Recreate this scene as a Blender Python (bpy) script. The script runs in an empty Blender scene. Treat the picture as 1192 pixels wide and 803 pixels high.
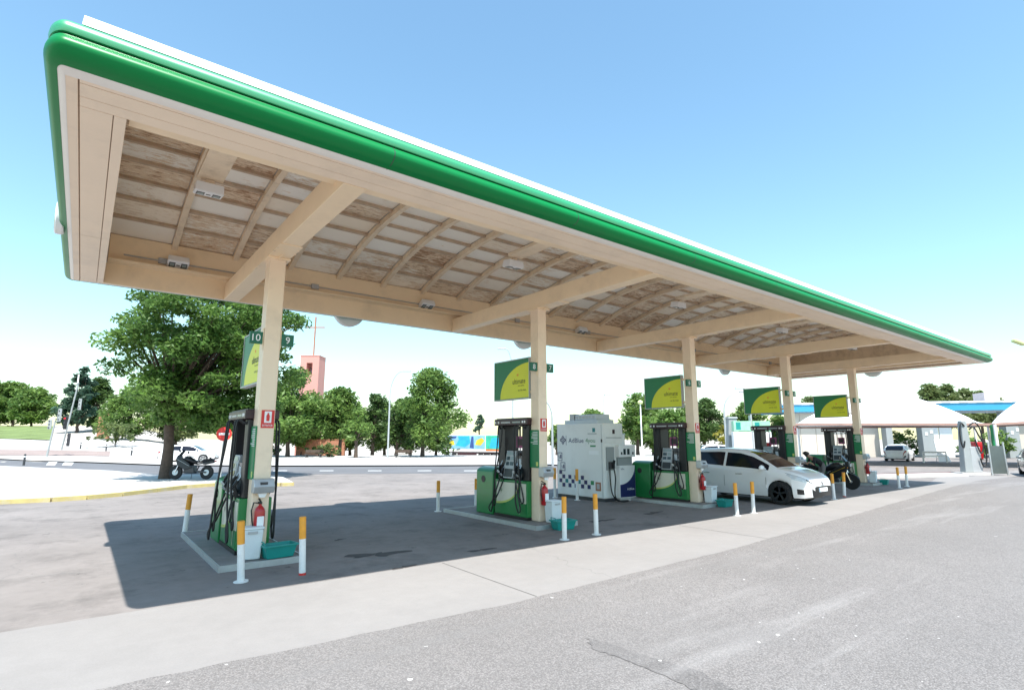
import bpy, math, random
import numpy as np
from mathutils import Vector, Matrix
R = math.radians
rnd = random.Random(7)
# ------------------------------------------------------------------ camera, sky, sun, exposure
S = bpy.context.scene
COL = S.collection
CAM_H = 1.9
PITCH, YAW = R(9.767), R(52.128)
cam = bpy.data.cameras.new('camera'); cam.sensor_width = 36; cam.lens = 19.212; cam.clip_end = 6000; cam.clip_start = .05
camo = bpy.data.objects.new('camera', cam); COL.objects.link(camo)
camo.location = (0, 0, CAM_H); camo.rotation_euler = (R(90) + PITCH, 0, YAW - R(90))
S.camera = camo
SUN = Vector((0.236, 0.473, -1)).normalized()          # direction the light travels
ELEV = math.asin(-SUN.z)
W = bpy.data.worlds.new('World'); S.world = W; W.use_nodes = True
nt = W.node_tree; nt.nodes.clear()
sky = nt.nodes.new('ShaderNodeTexSky'); sky.sky_type = 'NISHITA'; sky.sun_disc = False
sky.sun_elevation = ELEV; sky.sun_rotation = math.atan2(-SUN.x, -SUN.y)
sky.altitude = 0; sky.air_density = 1.45; sky.dust_density = .6; sky.ozone_density = 5
bg = nt.nodes.new('ShaderNodeBackground'); bg.inputs[1].default_value = .15
wo = nt.nodes.new('ShaderNodeOutputWorld')
tint = nt.nodes.new('ShaderNodeMix'); tint.data_type = 'RGBA'; tint.blend_type = 'MULTIPLY'; tint.inputs[0].default_value = 1; tint.inputs[7].default_value = (1.02, 1.135, 1.03, 1)
nt.links.new(sky.outputs[0], tint.inputs[6]); nt.links.new(tint.outputs[2], bg.inputs[0]); nt.links.new(bg.outputs[0], wo.inputs[0])
sl = bpy.data.lights.new('sun', 'SUN'); sl.energy = 5; sl.angle = R(.5); sl.color = (1, .965, .9)
so = bpy.data.objects.new('sun', sl); COL.objects.link(so); so.rotation_euler = SUN.to_track_quat('-Z', 'Y').to_euler()
so.location = (0, 0, 40)
S.view_settings.view_transform = 'Standard'; S.view_settings.look = 'None'; S.view_settings.gamma = 1
S.view_settings.use_curve_mapping = False; S.view_settings.exposure = .78
S.render.engine = 'CYCLES'
S.cycles.max_bounces = 10; S.cycles.diffuse_bounces = 6

# ------------------------------------------------------------------ survey helpers: photo bearing -> place in the world
fpx = 636.137
FW = Vector((math.cos(YAW) * math.cos(PITCH), math.sin(YAW) * math.cos(PITCH), math.sin(PITCH)))
RT = Vector((math.sin(YAW), -math.cos(YAW), 0)); UP = RT.cross(FW)
FH = Vector((math.cos(YAW), math.sin(YAW), 0))
def gz(x, y, z=0.):                                     # ground point seen at a photo position
    d = FW * fpx + RT * (x - 596) + UP * (401.5 - y)
    return Vector((0, 0, CAM_H)) + d * ((z - CAM_H) / d.z)
def dv(x, y, v):                                        # point at forward distance v
    d = FW * fpx + RT * (x - 596) + UP * (401.5 - y)
    return Vector((0, 0, CAM_H)) + d * (v / d.dot(FH))
def bear(x, v):                                         # ground-plan point, bearing of photo column x near the horizon
    p = dv(x, 511, v); return Vector((p.x, p.y, 0))
def sst(a, b, t):
    t = min(1, max(0, (t - a) / (b - a))); return t * t * (3 - 2 * t)
def lerp_tab(tab, x):
    if x <= tab[0][0]: return tab[0][1]
    for (a, p), (b, q) in zip(tab, tab[1:]):
        if x <= b: return p + (q - p) * (x - a) / (b - a)
    return tab[-1][1]
RISE = [(48, 0), (62, .75), (75, 1.75), (100, 4.0), (140, 5.2), (400, 6)]
def zg(x, y):                                           # terrain height
    v = x * FH.x + y * FH.y; u = x * RT.x + y * RT.y
    if v < 40: return 0.
    t = u / v
    wl = 1 - sst(-.72, -.5, t)
    wc = sst(-.5, -.3, t) * (1 - sst(.1, .4, t))
    return wl * lerp_tab(RISE, v) - 1.35 * wc * sst(62, 92, v)
def onground(x, v):
    p = bear(x, v); p.z = zg(p.x, p.y); return p

# ------------------------------------------------------------------ mesh builder
class MB:
    def __init__(s, off=(0, 0, 0)): s.v = []; s.f = []; s.o = Vector(off)
    def add(s, vs, fs):
        n = len(s.v); s.v += [tuple(Vector(p) - s.o) for p in vs]; s.f += [tuple(i + n for i in f) for f in fs]; return s
    def box(s, x0, x1, y0, y1, z0, z1):
        return s.add([(x0, y0, z0), (x1, y0, z0), (x1, y1, z0), (x0, y1, z0), (x0, y0, z1), (x1, y0, z1), (x1, y1, z1), (x0, y1, z1)],
                     [(3, 2, 1, 0), (4, 5, 6, 7), (0, 1, 5, 4), (1, 2, 6, 5), (2, 3, 7, 6), (3, 0, 4, 7)])
    def taper(s, c, a, b, z0, z1):                       # box with bottom half sizes a, top half sizes b
        x, y = c
        return s.add([(x - a[0], y - a[1], z0), (x + a[0], y - a[1], z0), (x + a[0], y + a[1], z0), (x - a[0], y + a[1], z0),
                      (x - b[0], y - b[1], z1), (x + b[0], y - b[1], z1), (x + b[0], y + b[1], z1), (x - b[0], y + b[1], z1)],
                     [(3, 2, 1, 0), (4, 5, 6, 7), (0, 1, 5, 4), (1, 2, 6, 5), (2, 3, 7, 6), (3, 0, 4, 7)])
    def bar(s, p, q, w, h, upv=(0, 0, 1)):
        p = Vector(p); q = Vector(q); d = (q - p).normalized(); r = d.cross(Vector(upv))
        if r.length < 1e-4: r = d.cross(Vector((1, 0, 0)))
        r.normalize(); u = r.cross(d); a = r * w / 2; b = u * h / 2
        return s.add([p - a - b, p + a - b, p + a + b, p - a + b, q - a - b, q + a - b, q + a + b, q - a + b],
                     [(0, 1, 2, 3), (7, 6, 5, 4), (4, 5, 1, 0), (5, 6, 2, 1), (6, 7, 3, 2), (7, 4, 0, 3)])
    def prism(s, poly, axis, a, b):                      # polygon in the two other axes, extruded along axis
        n = len(poly)
        def pt(p, t): return {'x': (t, p[0], p[1]), 'y': (p[0], t, p[1]), 'z': (p[0], p[1], t)}[axis]
        return s.add([pt(p, a) for p in poly] + [pt(p, b) for p in poly],
                     [tuple(range(n)), tuple(reversed(range(n, 2 * n)))] + [(i, i + n, (i + 1) % n + n, (i + 1) % n) for i in range(n)])
    def tube(s, pts, r, n=8, cap=True):
        pts = [Vector(p) for p in pts]; rs = r if isinstance(r, (list, tuple)) else [r] * len(pts)
        base = []; prev = None
        for i, p in enumerate(pts):
            d = (pts[min(i + 1, len(pts) - 1)] - pts[max(i - 1, 0)]).normalized()
            if prev is None:
                a = d.cross(Vector((0, 0, 1)))
                if a.length < .05: a = d.cross(Vector((1, 0, 0)))
            else: a = prev - d * prev.dot(d)
            a.normalize(); prev = a; b = d.cross(a)
            base += [p + (a * math.cos(2 * math.pi * k / n) + b * math.sin(2 * math.pi * k / n)) * rs[i] for k in range(n)]
        fs = [(i * n + k, i * n + (k + 1) % n, (i + 1) * n + (k + 1) % n, (i + 1) * n + k) for i in range(len(pts) - 1) for k in range(n)]
        if cap: fs += [tuple(reversed(range(n))), tuple(range((len(pts) - 1) * n, len(pts) * n))]
        return s.add(base, fs)
    def lathe(s, prof, c=(0, 0, 0), n=20, axis='z'):     # prof: (radius, height)
        c = Vector(c); vs = []
        for r, h in prof:
            for k in range(n):
                a = 2 * math.pi * k / n; p, q = r * math.cos(a), r * math.sin(a)
                vs.append(c + Vector({'z': (p, q, h), 'x': (h, p, q), 'y': (q, h, p)}[axis]))
        m = len(prof)
        fs = [(i * n + k, i * n + (k + 1) % n, (i + 1) * n + (k + 1) % n, (i + 1) * n + k) for i in range(m - 1) for k in range(n)]
        if prof[0][0] > 1e-5: fs.append(tuple(reversed(range(n))))
        if prof[-1][0] > 1e-5: fs.append(tuple(range((m - 1) * n, m * n)))
        return s.add(vs, fs)
    def text(s, body, o, xd, yd, h, width=None, depth=.003):   # lettering as real relief
        cu = bpy.data.curves.new('t', 'FONT'); cu.body = body; cu.size = 1; cu.resolution_u = 3; cu.align_x = 'CENTER'; cu.align_y = 'CENTER'
        ob = bpy.data.objects.new('t', cu); COL.objects.link(ob)
        me = bpy.data.meshes.new_from_object(ob.evaluated_get(bpy.context.evaluated_depsgraph_get()))
        xd = Vector(xd); yd = Vector(yd); nd = xd.cross(yd); o = Vector(o)
        xs = [v.co.x for v in me.vertices]; ys = [v.co.y for v in me.vertices]
        if xs:
            cx, cy = (min(xs) + max(xs)) / 2, (min(ys) + max(ys)) / 2
            sy = h / (max(ys) - min(ys)); sx = width / (max(xs) - min(xs)) if width else sy
            n = len(me.vertices)
            top = [o + xd * (v.co.x - cx) * sx + yd * (v.co.y - cy) * sy + nd * depth for v in me.vertices]
            s.add(top, [tuple(p.vertices) for p in me.polygons])
        bpy.data.objects.remove(ob); bpy.data.meshes.remove(me); bpy.data.curves.remove(cu)
        return s
    def build(s, name, mat, parent=None, smooth=False, bevel=0, loc=None, kind=None):
        me = bpy.data.meshes.new(name); me.from_pydata(s.v, [], s.f); me.update()
        me.materials.append(mat)
        o = bpy.data.objects.new(name, me); COL.objects.link(o)
        if smooth:
            me.polygons.foreach_set('use_smooth', [True] * len(me.polygons))
            if smooth != 'all': me.set_sharp_from_angle(angle=R(38))
        if bevel:
            b = o.modifiers.new('edge', 'BEVEL'); b.width = bevel; b.segments = 2; b.limit_method = 'ANGLE'; b.angle_limit = R(50)
        if parent: o.parent = parent
        if loc is not None: o.location = loc
        if kind: o['kind'] = kind
        return o
def tag(o, label, cat, group=None):
    o['label'] = label; o['category'] = cat
    if group: o['group'] = group
    return o
def thing(name, label, cat, loc=(0, 0, 0), rz=0, group=None):
    o = bpy.data.objects.new(name, None); COL.objects.link(o); o.location = loc; o.rotation_euler = (0, 0, rz)
    o.empty_display_size = .1
    return tag(o, label, cat, group)
def copy_tree(o, parent=None, loc=None, rz=None, label=None):
    kids = [c for c in ALLKIDS(o)]
    c = o.copy(); COL.objects.link(c); c.parent = parent
    if loc is not None: c.location = loc
    if rz is not None: c.rotation_euler = (0, 0, rz)
    if label: c['label'] = label
    for k in kids: copy_tree(k, c)
    return c
def ALLKIDS(o): return list(o.children)

# ------------------------------------------------------------------ materials
def mat(name, col, rough=.6, var=.12, scale=3., metal=0, bump=0, bscale=60, coat=0, spec=.5, dirt=None, dirtamt=.0, dscale=1.5, stretch=None, trans=0):
    m = bpy.data.materials.new(name); m.use_nodes = True; n = m.node_tree.nodes; l = m.node_tree.links
    b = n['Principled BSDF']; tc = n.new('ShaderNodeTexCoord'); src = tc.outputs['Object']
    if stretch:
        mp = n.new('ShaderNodeMapping'); mp.inputs['Scale'].default_value = stretch; l.new(src, mp.inputs[0]); src = mp.outputs[0]
    nz = n.new('ShaderNodeTexNoise'); nz.inputs['Scale'].default_value = scale; nz.inputs['Detail'].default_value = 6; nz.inputs['Roughness'].default_value = .65
    l.new(src, nz.inputs['Vector'])
    mr = n.new('ShaderNodeMapRange'); mr.inputs[1].default_value = .25; mr.inputs[2].default_value = .75; mr.inputs[3].default_value = 1 - var; mr.inputs[4].default_value = 1 + var
    l.new(nz.outputs[0], mr.inputs[0])
    mx = n.new('ShaderNodeMix'); mx.data_type = 'RGBA'; mx.blend_type = 'MULTIPLY'; mx.inputs[0].default_value = 1
    mx.inputs[6].default_value = (*col, 1); l.new(mr.outputs[0], mx.inputs[7]); out = mx.outputs[2]
    if dirt:
        n2 = n.new('ShaderNodeTexNoise'); n2.inputs['Scale'].default_value = dscale; n2.inputs['Detail'].default_value = 8; n2.inputs['Roughness'].default_value = .7; l.new(tc.outputs['Object'], n2.inputs['Vector'])
        r2 = n.new('ShaderNodeMapRange'); r2.inputs[1].default_value = .5; r2.inputs[2].default_value = .78; r2.inputs[4].default_value = dirtamt; l.new(n2.outputs[0], r2.inputs[0])
        m2 = n.new('ShaderNodeMix'); m2.data_type = 'RGBA'; l.new(r2.outputs[0], m2.inputs[0]); l.new(out, m2.inputs[6]); m2.inputs[7].default_value = (*dirt, 1); out = m2.outputs[2]
    l.new(out, b.inputs['Base Color'])
    rr = n.new('ShaderNodeMapRange'); rr.inputs[3].default_value = max(.02, rough - .06); rr.inputs[4].default_value = min(1, rough + .08); l.new(nz.outputs[0], rr.inputs[0]); l.new(rr.outputs[0], b.inputs['Roughness'])
    b.inputs['Metallic'].default_value = metal; b.inputs['Coat Weight'].default_value = coat; b.inputs['Coat Roughness'].default_value = .08; b.inputs['Specular IOR Level'].default_value = spec
    if trans: b.inputs['Transmission Weight'].default_value = trans
    if bump:
        n3 = n.new('ShaderNodeTexNoise'); n3.inputs['Scale'].default_value = bscale; n3.inputs['Detail'].default_value = 4; l.new(tc.outputs['Object'], n3.inputs['Vector'])
        bp = n.new('ShaderNodeBump'); bp.inputs['Strength'].default_value = bump; bp.inputs['Distance'].default_value = .01; l.new(n3.outputs[0], bp.inputs['Height']); l.new(bp.outputs[0], b.inputs['Normal'])
    return m
M = {}
M['cream'] = mat('cream paint', (.90, .70, .47), .45, .05, .8, dirt=(.42, .32, .22), dirtamt=.35, dscale=1.1)
M['cream_col'] = mat('column cream paint', (.86, .68, .51), .4, .04, .8, dirt=(.5, .40, .30), dirtamt=.45, dscale=2.2)
M['soffit'] = mat('soffit panel', (.88, .71, .54), .5, .05, .6, dirt=(.5, .41, .33), dirtamt=.45, dscale=.9)
M['cornice'] = mat('cornice white', (.82, .78, .73), .4, .04, .7, dirt=(.5, .45, .4), dirtamt=.25)
M['green'] = mat('gloss green fascia', (.001, .185, .045), .36, .05, .5, spec=.22, dirt=(.02, .12, .05), dirtamt=.35, dscale=.8)
M['green2'] = mat('satin green lightened for sun glare', (.012, .30, .11), .42, .05, .5, spec=1., coat=.4)  # paler than the lower fascia green: sun glare put into the base colour
M['dgreen'] = mat('dark green groove', (.004, .09, .03), .5)
M['white'] = mat('white sheet metal', (.82, .82, .82), .4, .03, 1)
M['rib'] = mat('rib tan paint', (.80, .65, .48), .55, .12, 2, dirt=(.3, .2, .13), dirtamt=.5, dscale=3)
M['purlin'] = mat('purlin brown', (.52, .39, .28), .75, .25, 4)
M['black'] = mat('black plastic', (.012, .012, .014), .38, .2, 5)
M['rubber'] = mat('hose rubber', (.012, .012, .013), .55, .2, 9)
M['dark'] = mat('dark grey metal', (.04, .04, .045), .45, .15, 5)
M['grey'] = mat('grey metal', (.42, .43, .44), .4, .08, 4, metal=.2)
M['steel'] = mat('galvanised steel', (.5, .52, .53), .42, .12, 6, metal=.6)
M['pgreen'] = mat('pump green', (.006, .19, .045), .35, .08, 3, coat=.3)
M['binGreen'] = mat('bin green', (.012, .2, .07), .42, .08, 3)
M['pcream'] = mat('pump cream', (.74, .71, .58), .4, .04, 3)
M['lime'] = mat('lime print', (.72, .75, .02), .42, .05, 2)
M['lime2'] = mat('pale lime print', (.55, .62, .16), .45, .05, 2)
M['signgreen'] = mat('sign green', (.005, .19, .065), .42, .05, 2)
M['plate'] = mat('number plate green', (.006, .12, .065), .4, .05, 2)
M['ink'] = mat('printed black', (.02, .02, .015), .5, .05, 2)
M['letter'] = mat('white lettering', (.85, .85, .85), .5, .02, 2)
M['maroon'] = mat('dark maroon header', (.04, .014, .018), .4, .15, 4)
M['pink'] = mat('magenta leaflet', (.36, .07, .2), .5, .25, 12)
M['screen'] = mat('display grey', (.3, .36, .36), .25, .1, 8)
M['lcd'] = mat('display dark', (.03, .045, .05), .15, .1, 8)
M['teal'] = mat('teal plastic', (.01, .27, .235), .4, .08, 4)
M['red'] = mat('red enamel', (.46, .012, .016), .35, .08, 4, coat=.3)
M['redsign'] = mat('red sign', (.62, .035, .03), .5, .05, 4)
M['orange'] = mat('orange paint', (.78, .33, .03), .5, .12, 9, dirt=(.5, .3, .12), dirtamt=.4, dscale=8)
M['bwhite'] = mat('bollard white', (.78, .78, .77), .5, .05, 6, dirt=(.36, .33, .3), dirtamt=.45, dscale=7)
M['binwhite'] = mat('white bin plastic', (.72, .76, .77), .45, .04, 4, dirt=(.4, .4, .38), dirtamt=.3, dscale=5)
M['tank'] = mat('tank light grey', (.78, .78, .76), .45, .03, 1, dirt=(.45, .43, .4), dirtamt=.3, dscale=1.2)
M['navy'] = mat('navy print', (.014, .02, .11), .4, .05, 3)
M['tealprint'] = mat('teal print', (.01, .2, .22), .4, .05, 3)
M['greenprint'] = mat('green print', (.02, .22, .08), .4, .05, 3)
M['acblue'] = mat('cooling unit grey', (.52, .58, .63), .4, .05, 3)
M['carwhite'] = mat('white car paint', (.82, .82, .82), .22, .015, 1, coat=.9)
M['cargrey'] = mat('grey green car paint', (.23, .25, .25), .25, .03, 1, coat=.9, metal=.4)
M['glass'] = mat('tinted glass', (.008, .01, .018), .05, .05, 3, spec=.35)
M['lens'] = mat('headlight lens', (.55, .58, .6), .08, .3, 14, spec=.9)
M['taillens'] = mat('tail light lens', (.3, .01, .015), .12, .1, 6)
M['tyre'] = mat('tyre rubber', (.014, .014, .015), .75, .2, 20)
M['rimdark'] = mat('dark alloy', (.05, .05, .055), .3, .2, 9, metal=.7)
M['rim'] = mat('silver alloy', (.55, .55, .57), .3, .1, 9, metal=.8)
M['chrome'] = mat('chrome', (.7, .7, .72), .12, .05, 5, metal=1)
M['brick'] = mat('orange brick', (.36, .16, .095), .8, .2, 1.5)
M['tower'] = mat('pink render', (.6, .29, .25), .85, .08, .3)
M['sail'] = mat('white membrane', (.88, .89, .9), .6, .02, .4)
M['blue'] = mat('car wash blue', (.04, .3, .52), .4, .06, .6)
M['wallbeige'] = mat('beige wall panel', (.55, .49, .42), .7, .06, .7, dirt=(.38, .33, .28), dirtamt=.3)
M['concgrey'] = mat('grey render', (.3, .32, .32), .7, .08, .8)
M['bark'] = mat('bark', (.085, .06, .045), .9, .4, 7, bump=.6, bscale=20)
M['lamp'] = mat('lamp grey', (.42, .44, .45), .45, .06, 2, metal=.3)
M['skin'] = mat('skin', (.42, .24, .17), .55, .05, 5)
M['hair'] = mat('dark hair', (.02, .014, .012), .6, .2, 20)
M['shirt'] = mat('black cotton', (.016, .016, .02), .85, .2, 12)
M['trouser'] = mat('grey trousers', (.17, .16, .16), .85, .15, 10)
M['shoe'] = mat('pale shoes', (.6, .58, .56), .6, .08, 8)
M['yellow'] = mat('yellow bodywork', (.6, .4, .03), .3, .05, 4, coat=.5)
M['amber'] = mat('amber lens', (.7, .25, .02), .15, .05, 4)
M['pole'] = mat('grey pole', (.36, .38, .38), .5, .08, 2, metal=.3)
M['lime_lamp'] = mat('pale lamp glass', (.6, .66, .3), .3, .05, 5)
M['redlit'] = mat('red signal', (.8, .02, .03), .3, .05, 5)

def leafmat(name, c1, c2):
    m = bpy.data.materials.new(name); m.use_nodes = True; n = m.node_tree.nodes; l = m.node_tree.links
    b = n['Principled BSDF']; at = n.new('ShaderNodeAttribute'); at.attribute_name = 'tint'
    mx = n.new('ShaderNodeMix'); mx.data_type = 'RGBA'; mx.inputs[6].default_value = (*c1, 1); mx.inputs[7].default_value = (*c2, 1)
    l.new(at.outputs['Fac'], mx.inputs[0]); l.new(mx.outputs[2], b.inputs['Base Color'])
    b.inputs['Roughness'].default_value = .5; b.inputs['Specular IOR Level'].default_value = .4
    tr = n.new('ShaderNodeBsdfTranslucent'); br = n.new('ShaderNodeBrightContrast'); br.inputs[1].default_value = .03
    l.new(mx.outputs[2], br.inputs[0]); l.new(br.outputs[0], tr.inputs[0])
    ms = n.new('ShaderNodeMixShader'); ms.inputs[0].default_value = .42
    l.new(b.outputs[0], ms.inputs[1]); l.new(tr.outputs[0], ms.inputs[2]); l.new(ms.outputs[0], n['Material Output'].inputs[0])
    return m
LM = {'elm': leafmat('elm leaves', (0.05, 0.125, 0.022), (0.16, 0.28, 0.05)),
      'mid': leafmat('mid green leaves', (0.065, 0.14, 0.028), (0.19, 0.3, 0.06)),
      'light': leafmat('light green leaves', (0.085, 0.17, 0.03), (0.22, 0.34, 0.08)),
      'dark': leafmat('dark leaves', (0.038, 0.085, 0.02), (0.11, 0.19, 0.045)),
      'blue': leafmat('cedar needles', (0.03, 0.075, 0.05), (0.07, 0.14, 0.085)),
      'olive': leafmat('olive leaves', (0.075, 0.115, 0.03), (0.18, 0.23, 0.075)),
      'yellow': leafmat('yellow leaves', (.2, .19, .02), (.42, .38, .05))}

def groundmat(name, kind):
    m = bpy.data.materials.new(name); m.use_nodes = True; n = m.node_tree.nodes; l = m.node_tree.links
    b = n['Principled BSDF']; geo = n.new('ShaderNodeNewGeometry'); P = geo.outputs['Position']
    def noise(sc, det=6, ro=.6, st=None, rot=0):
        v = P
        if st or rot:
            mp = n.new('ShaderNodeMapping'); mp.inputs['Scale'].default_value = st or (1, 1, 1); mp.inputs['Rotation'].default_value = (0, 0, rot); l.new(P, mp.inputs[0]); v = mp.outputs[0]
        t = n.new('ShaderNodeTexNoise'); t.inputs['Scale'].default_value = sc; t.inputs['Detail'].default_value = det; t.inputs['Roughness'].default_value = ro; l.new(v, t.inputs['Vector']); return t.outputs[0]
    def rng(s, a, b_, c, d):
        t = n.new('ShaderNodeMapRange'); t.inputs[1].default_value = a; t.inputs[2].default_value = b_; t.inputs[3].default_value = c; t.inputs[4].default_value = d; l.new(s, t.inputs[0]); return t.outputs[0]
    def mixc(f, a, c, mode='MIX'):
        t = n.new('ShaderNodeMix'); t.data_type = 'RGBA'; t.blend_type = mode
        for i, q in ((0, f), (6, a), (7, c)):
            if isinstance(q, (int, float)): t.inputs[i].default_value = q
            elif isinstance(q, tuple): t.inputs[i].default_value = (*q, 1)
            else: l.new(q, t.inputs[i])
        return t.outputs[2]
    base, big, fine = {'concrete': ((.235, .21, .198), .16, .05), 'strip': ((.27, .253, .243), .08, .05), 'asphalt': ((.248, .229, .22), .08, .3), 'road': ((.15, .15, .158), .12, .08),
                       'pave': ((.5, .48, .46), .1, .06), 'earth': ((.46, .42, .37), .15, .08), 'grass': ((.16, .21, .075), .3, .2), 'island': ((.25, .235, .225), .2, .08), 'cobble': ((.3, .235, .215), .15, .2), 'dkpatch': ((.205, .19, .184), .12, .3)}[kind]
    c = mixc(1., base, rng(noise(.35, 8, .62), .3, .7, 1 - big, 1 + big), 'MULTIPLY')
    c = mixc(1., c, rng(noise(4, 6, .7), .3, .7, 1 - big * .5, 1 + big * .5), 'MULTIPLY')
    if kind in ('asphalt', 'dkpatch'):
        vo = n.new('ShaderNodeTexVoronoi'); vo.inputs['Scale'].default_value = 68; l.new(P, vo.inputs['Vector'])
        g = rng(vo.outputs['Color'], .0, 1., 1 - fine, 1 + fine)
        c = mixc(1., c, g, 'MULTIPLY')
        c = mixc(1., c, rng(vo.outputs['Distance'], 0, .7, 1.14, .72), 'MULTIPLY')
        c = mixc(rng(noise(1.1, 5, .6, (.12, 1, 1), R(-12)), .56, .74, 0, .45), c, (.40, .38, .37))
        c = mixc(rng(noise(.22, 7, .68), .47, .68, 0, .42), c, (.19, .18, .175))
        c = mixc(rng(noise(.7, 5, .6, (.07, 1, 1), R(-20)), .6, .68, 0, .35), c, (.2, .19, .185))
        c = mixc(rng(noise(5, 3, .6), .70, .74, 0, .5), c, (.14, .13, .125))
        c = mixc(rng(noise(9, 2, .5), .745, .76, 0, .9), c, (.6, .58, .56))       # polished wheel tracks
        bp = n.new('ShaderNodeBump'); bp.inputs['Strength'].default_value = .55; bp.inputs['Distance'].default_value = .008
        inv = rng(vo.outputs['Distance'], 0, .7, 1, 0); l.new(inv, bp.inputs['Height']); l.new(bp.outputs[0], b.inputs['Normal'])
    else:
        c = mixc(1., c, rng(noise(90, 3, .6), .3, .7, 1 - fine, 1 + fine), 'MULTIPLY')
        bp = n.new('ShaderNodeBump'); bp.inputs['Strength'].default_value = .25; bp.inputs['Distance'].default_value = .004; l.new(noise(70, 4, .6), bp.inputs['Height']); l.new(bp.outputs[0], b.inputs['Normal'])
    if kind in ('concrete', 'island'):
        c = mixc(rng(noise(.9, 8, .72), .5, .7, 0, .62), c, (.10, .09, .085))                         # oil and tyre grime
        c = mixc(rng(noise(.55, 4, .5, (1, .18, 1)), .55, .8, 0, .35), c, (.17, .165, .165))               # drive-through tracks
        c = mixc(rng(noise(2.1, 7, .75), .62, .67, 0, .6), c, (.05, .046, .043))                         # spill spots
    if kind in ('strip', 'concrete', 'pave'):
        vc = n.new('ShaderNodeTexVoronoi'); vc.feature = 'DISTANCE_TO_EDGE'; vc.inputs['Scale'].default_value = .16
        wv = n.new('ShaderNodeMapping'); l.new(P, wv.inputs[0]); ad = n.new('ShaderNodeVectorMath'); ad.operation = 'ADD'
        nn = n.new('ShaderNodeTexNoise'); nn.inputs['Scale'].default_value = 1.3; nn.inputs['Detail'].default_value = 6; l.new(P, nn.inputs['Vector'])
        l.new(P, ad.inputs[0]); l.new(nn.outputs['Color'], ad.inputs[1]); l.new(ad.outputs[0], vc.inputs['Vector'])
        c = mixc(rng(vc.outputs['Distance'], .0, .0028, .4, 0), c, (.15, .145, .14))                       # fine cracks
        c = mixc(rng(noise(14, 3, .8), .73, .76, 0, .5), c, (.16, .15, .14))                                # litter specks
    l.new(c, b.inputs['Base Color']); b.inputs['Roughness'].default_value = .85; b.inputs['Specular IOR Level'].default_value = .25
    return m
for k in ('concrete', 'strip', 'asphalt', 'road', 'pave', 'earth', 'grass', 'island', 'cobble', 'dkpatch'): M['g_' + k] = groundmat('ground ' + k, k)
M['kerbyellow'] = mat('worn yellow kerb paint', (.5, .41, .17), .8, .15, 3, dirt=(.45, .42, .36), dirtamt=1., dscale=2.2)
M['kerb'] = mat('kerb stone', (.48, .46, .44), .85, .1, 3)

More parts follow.
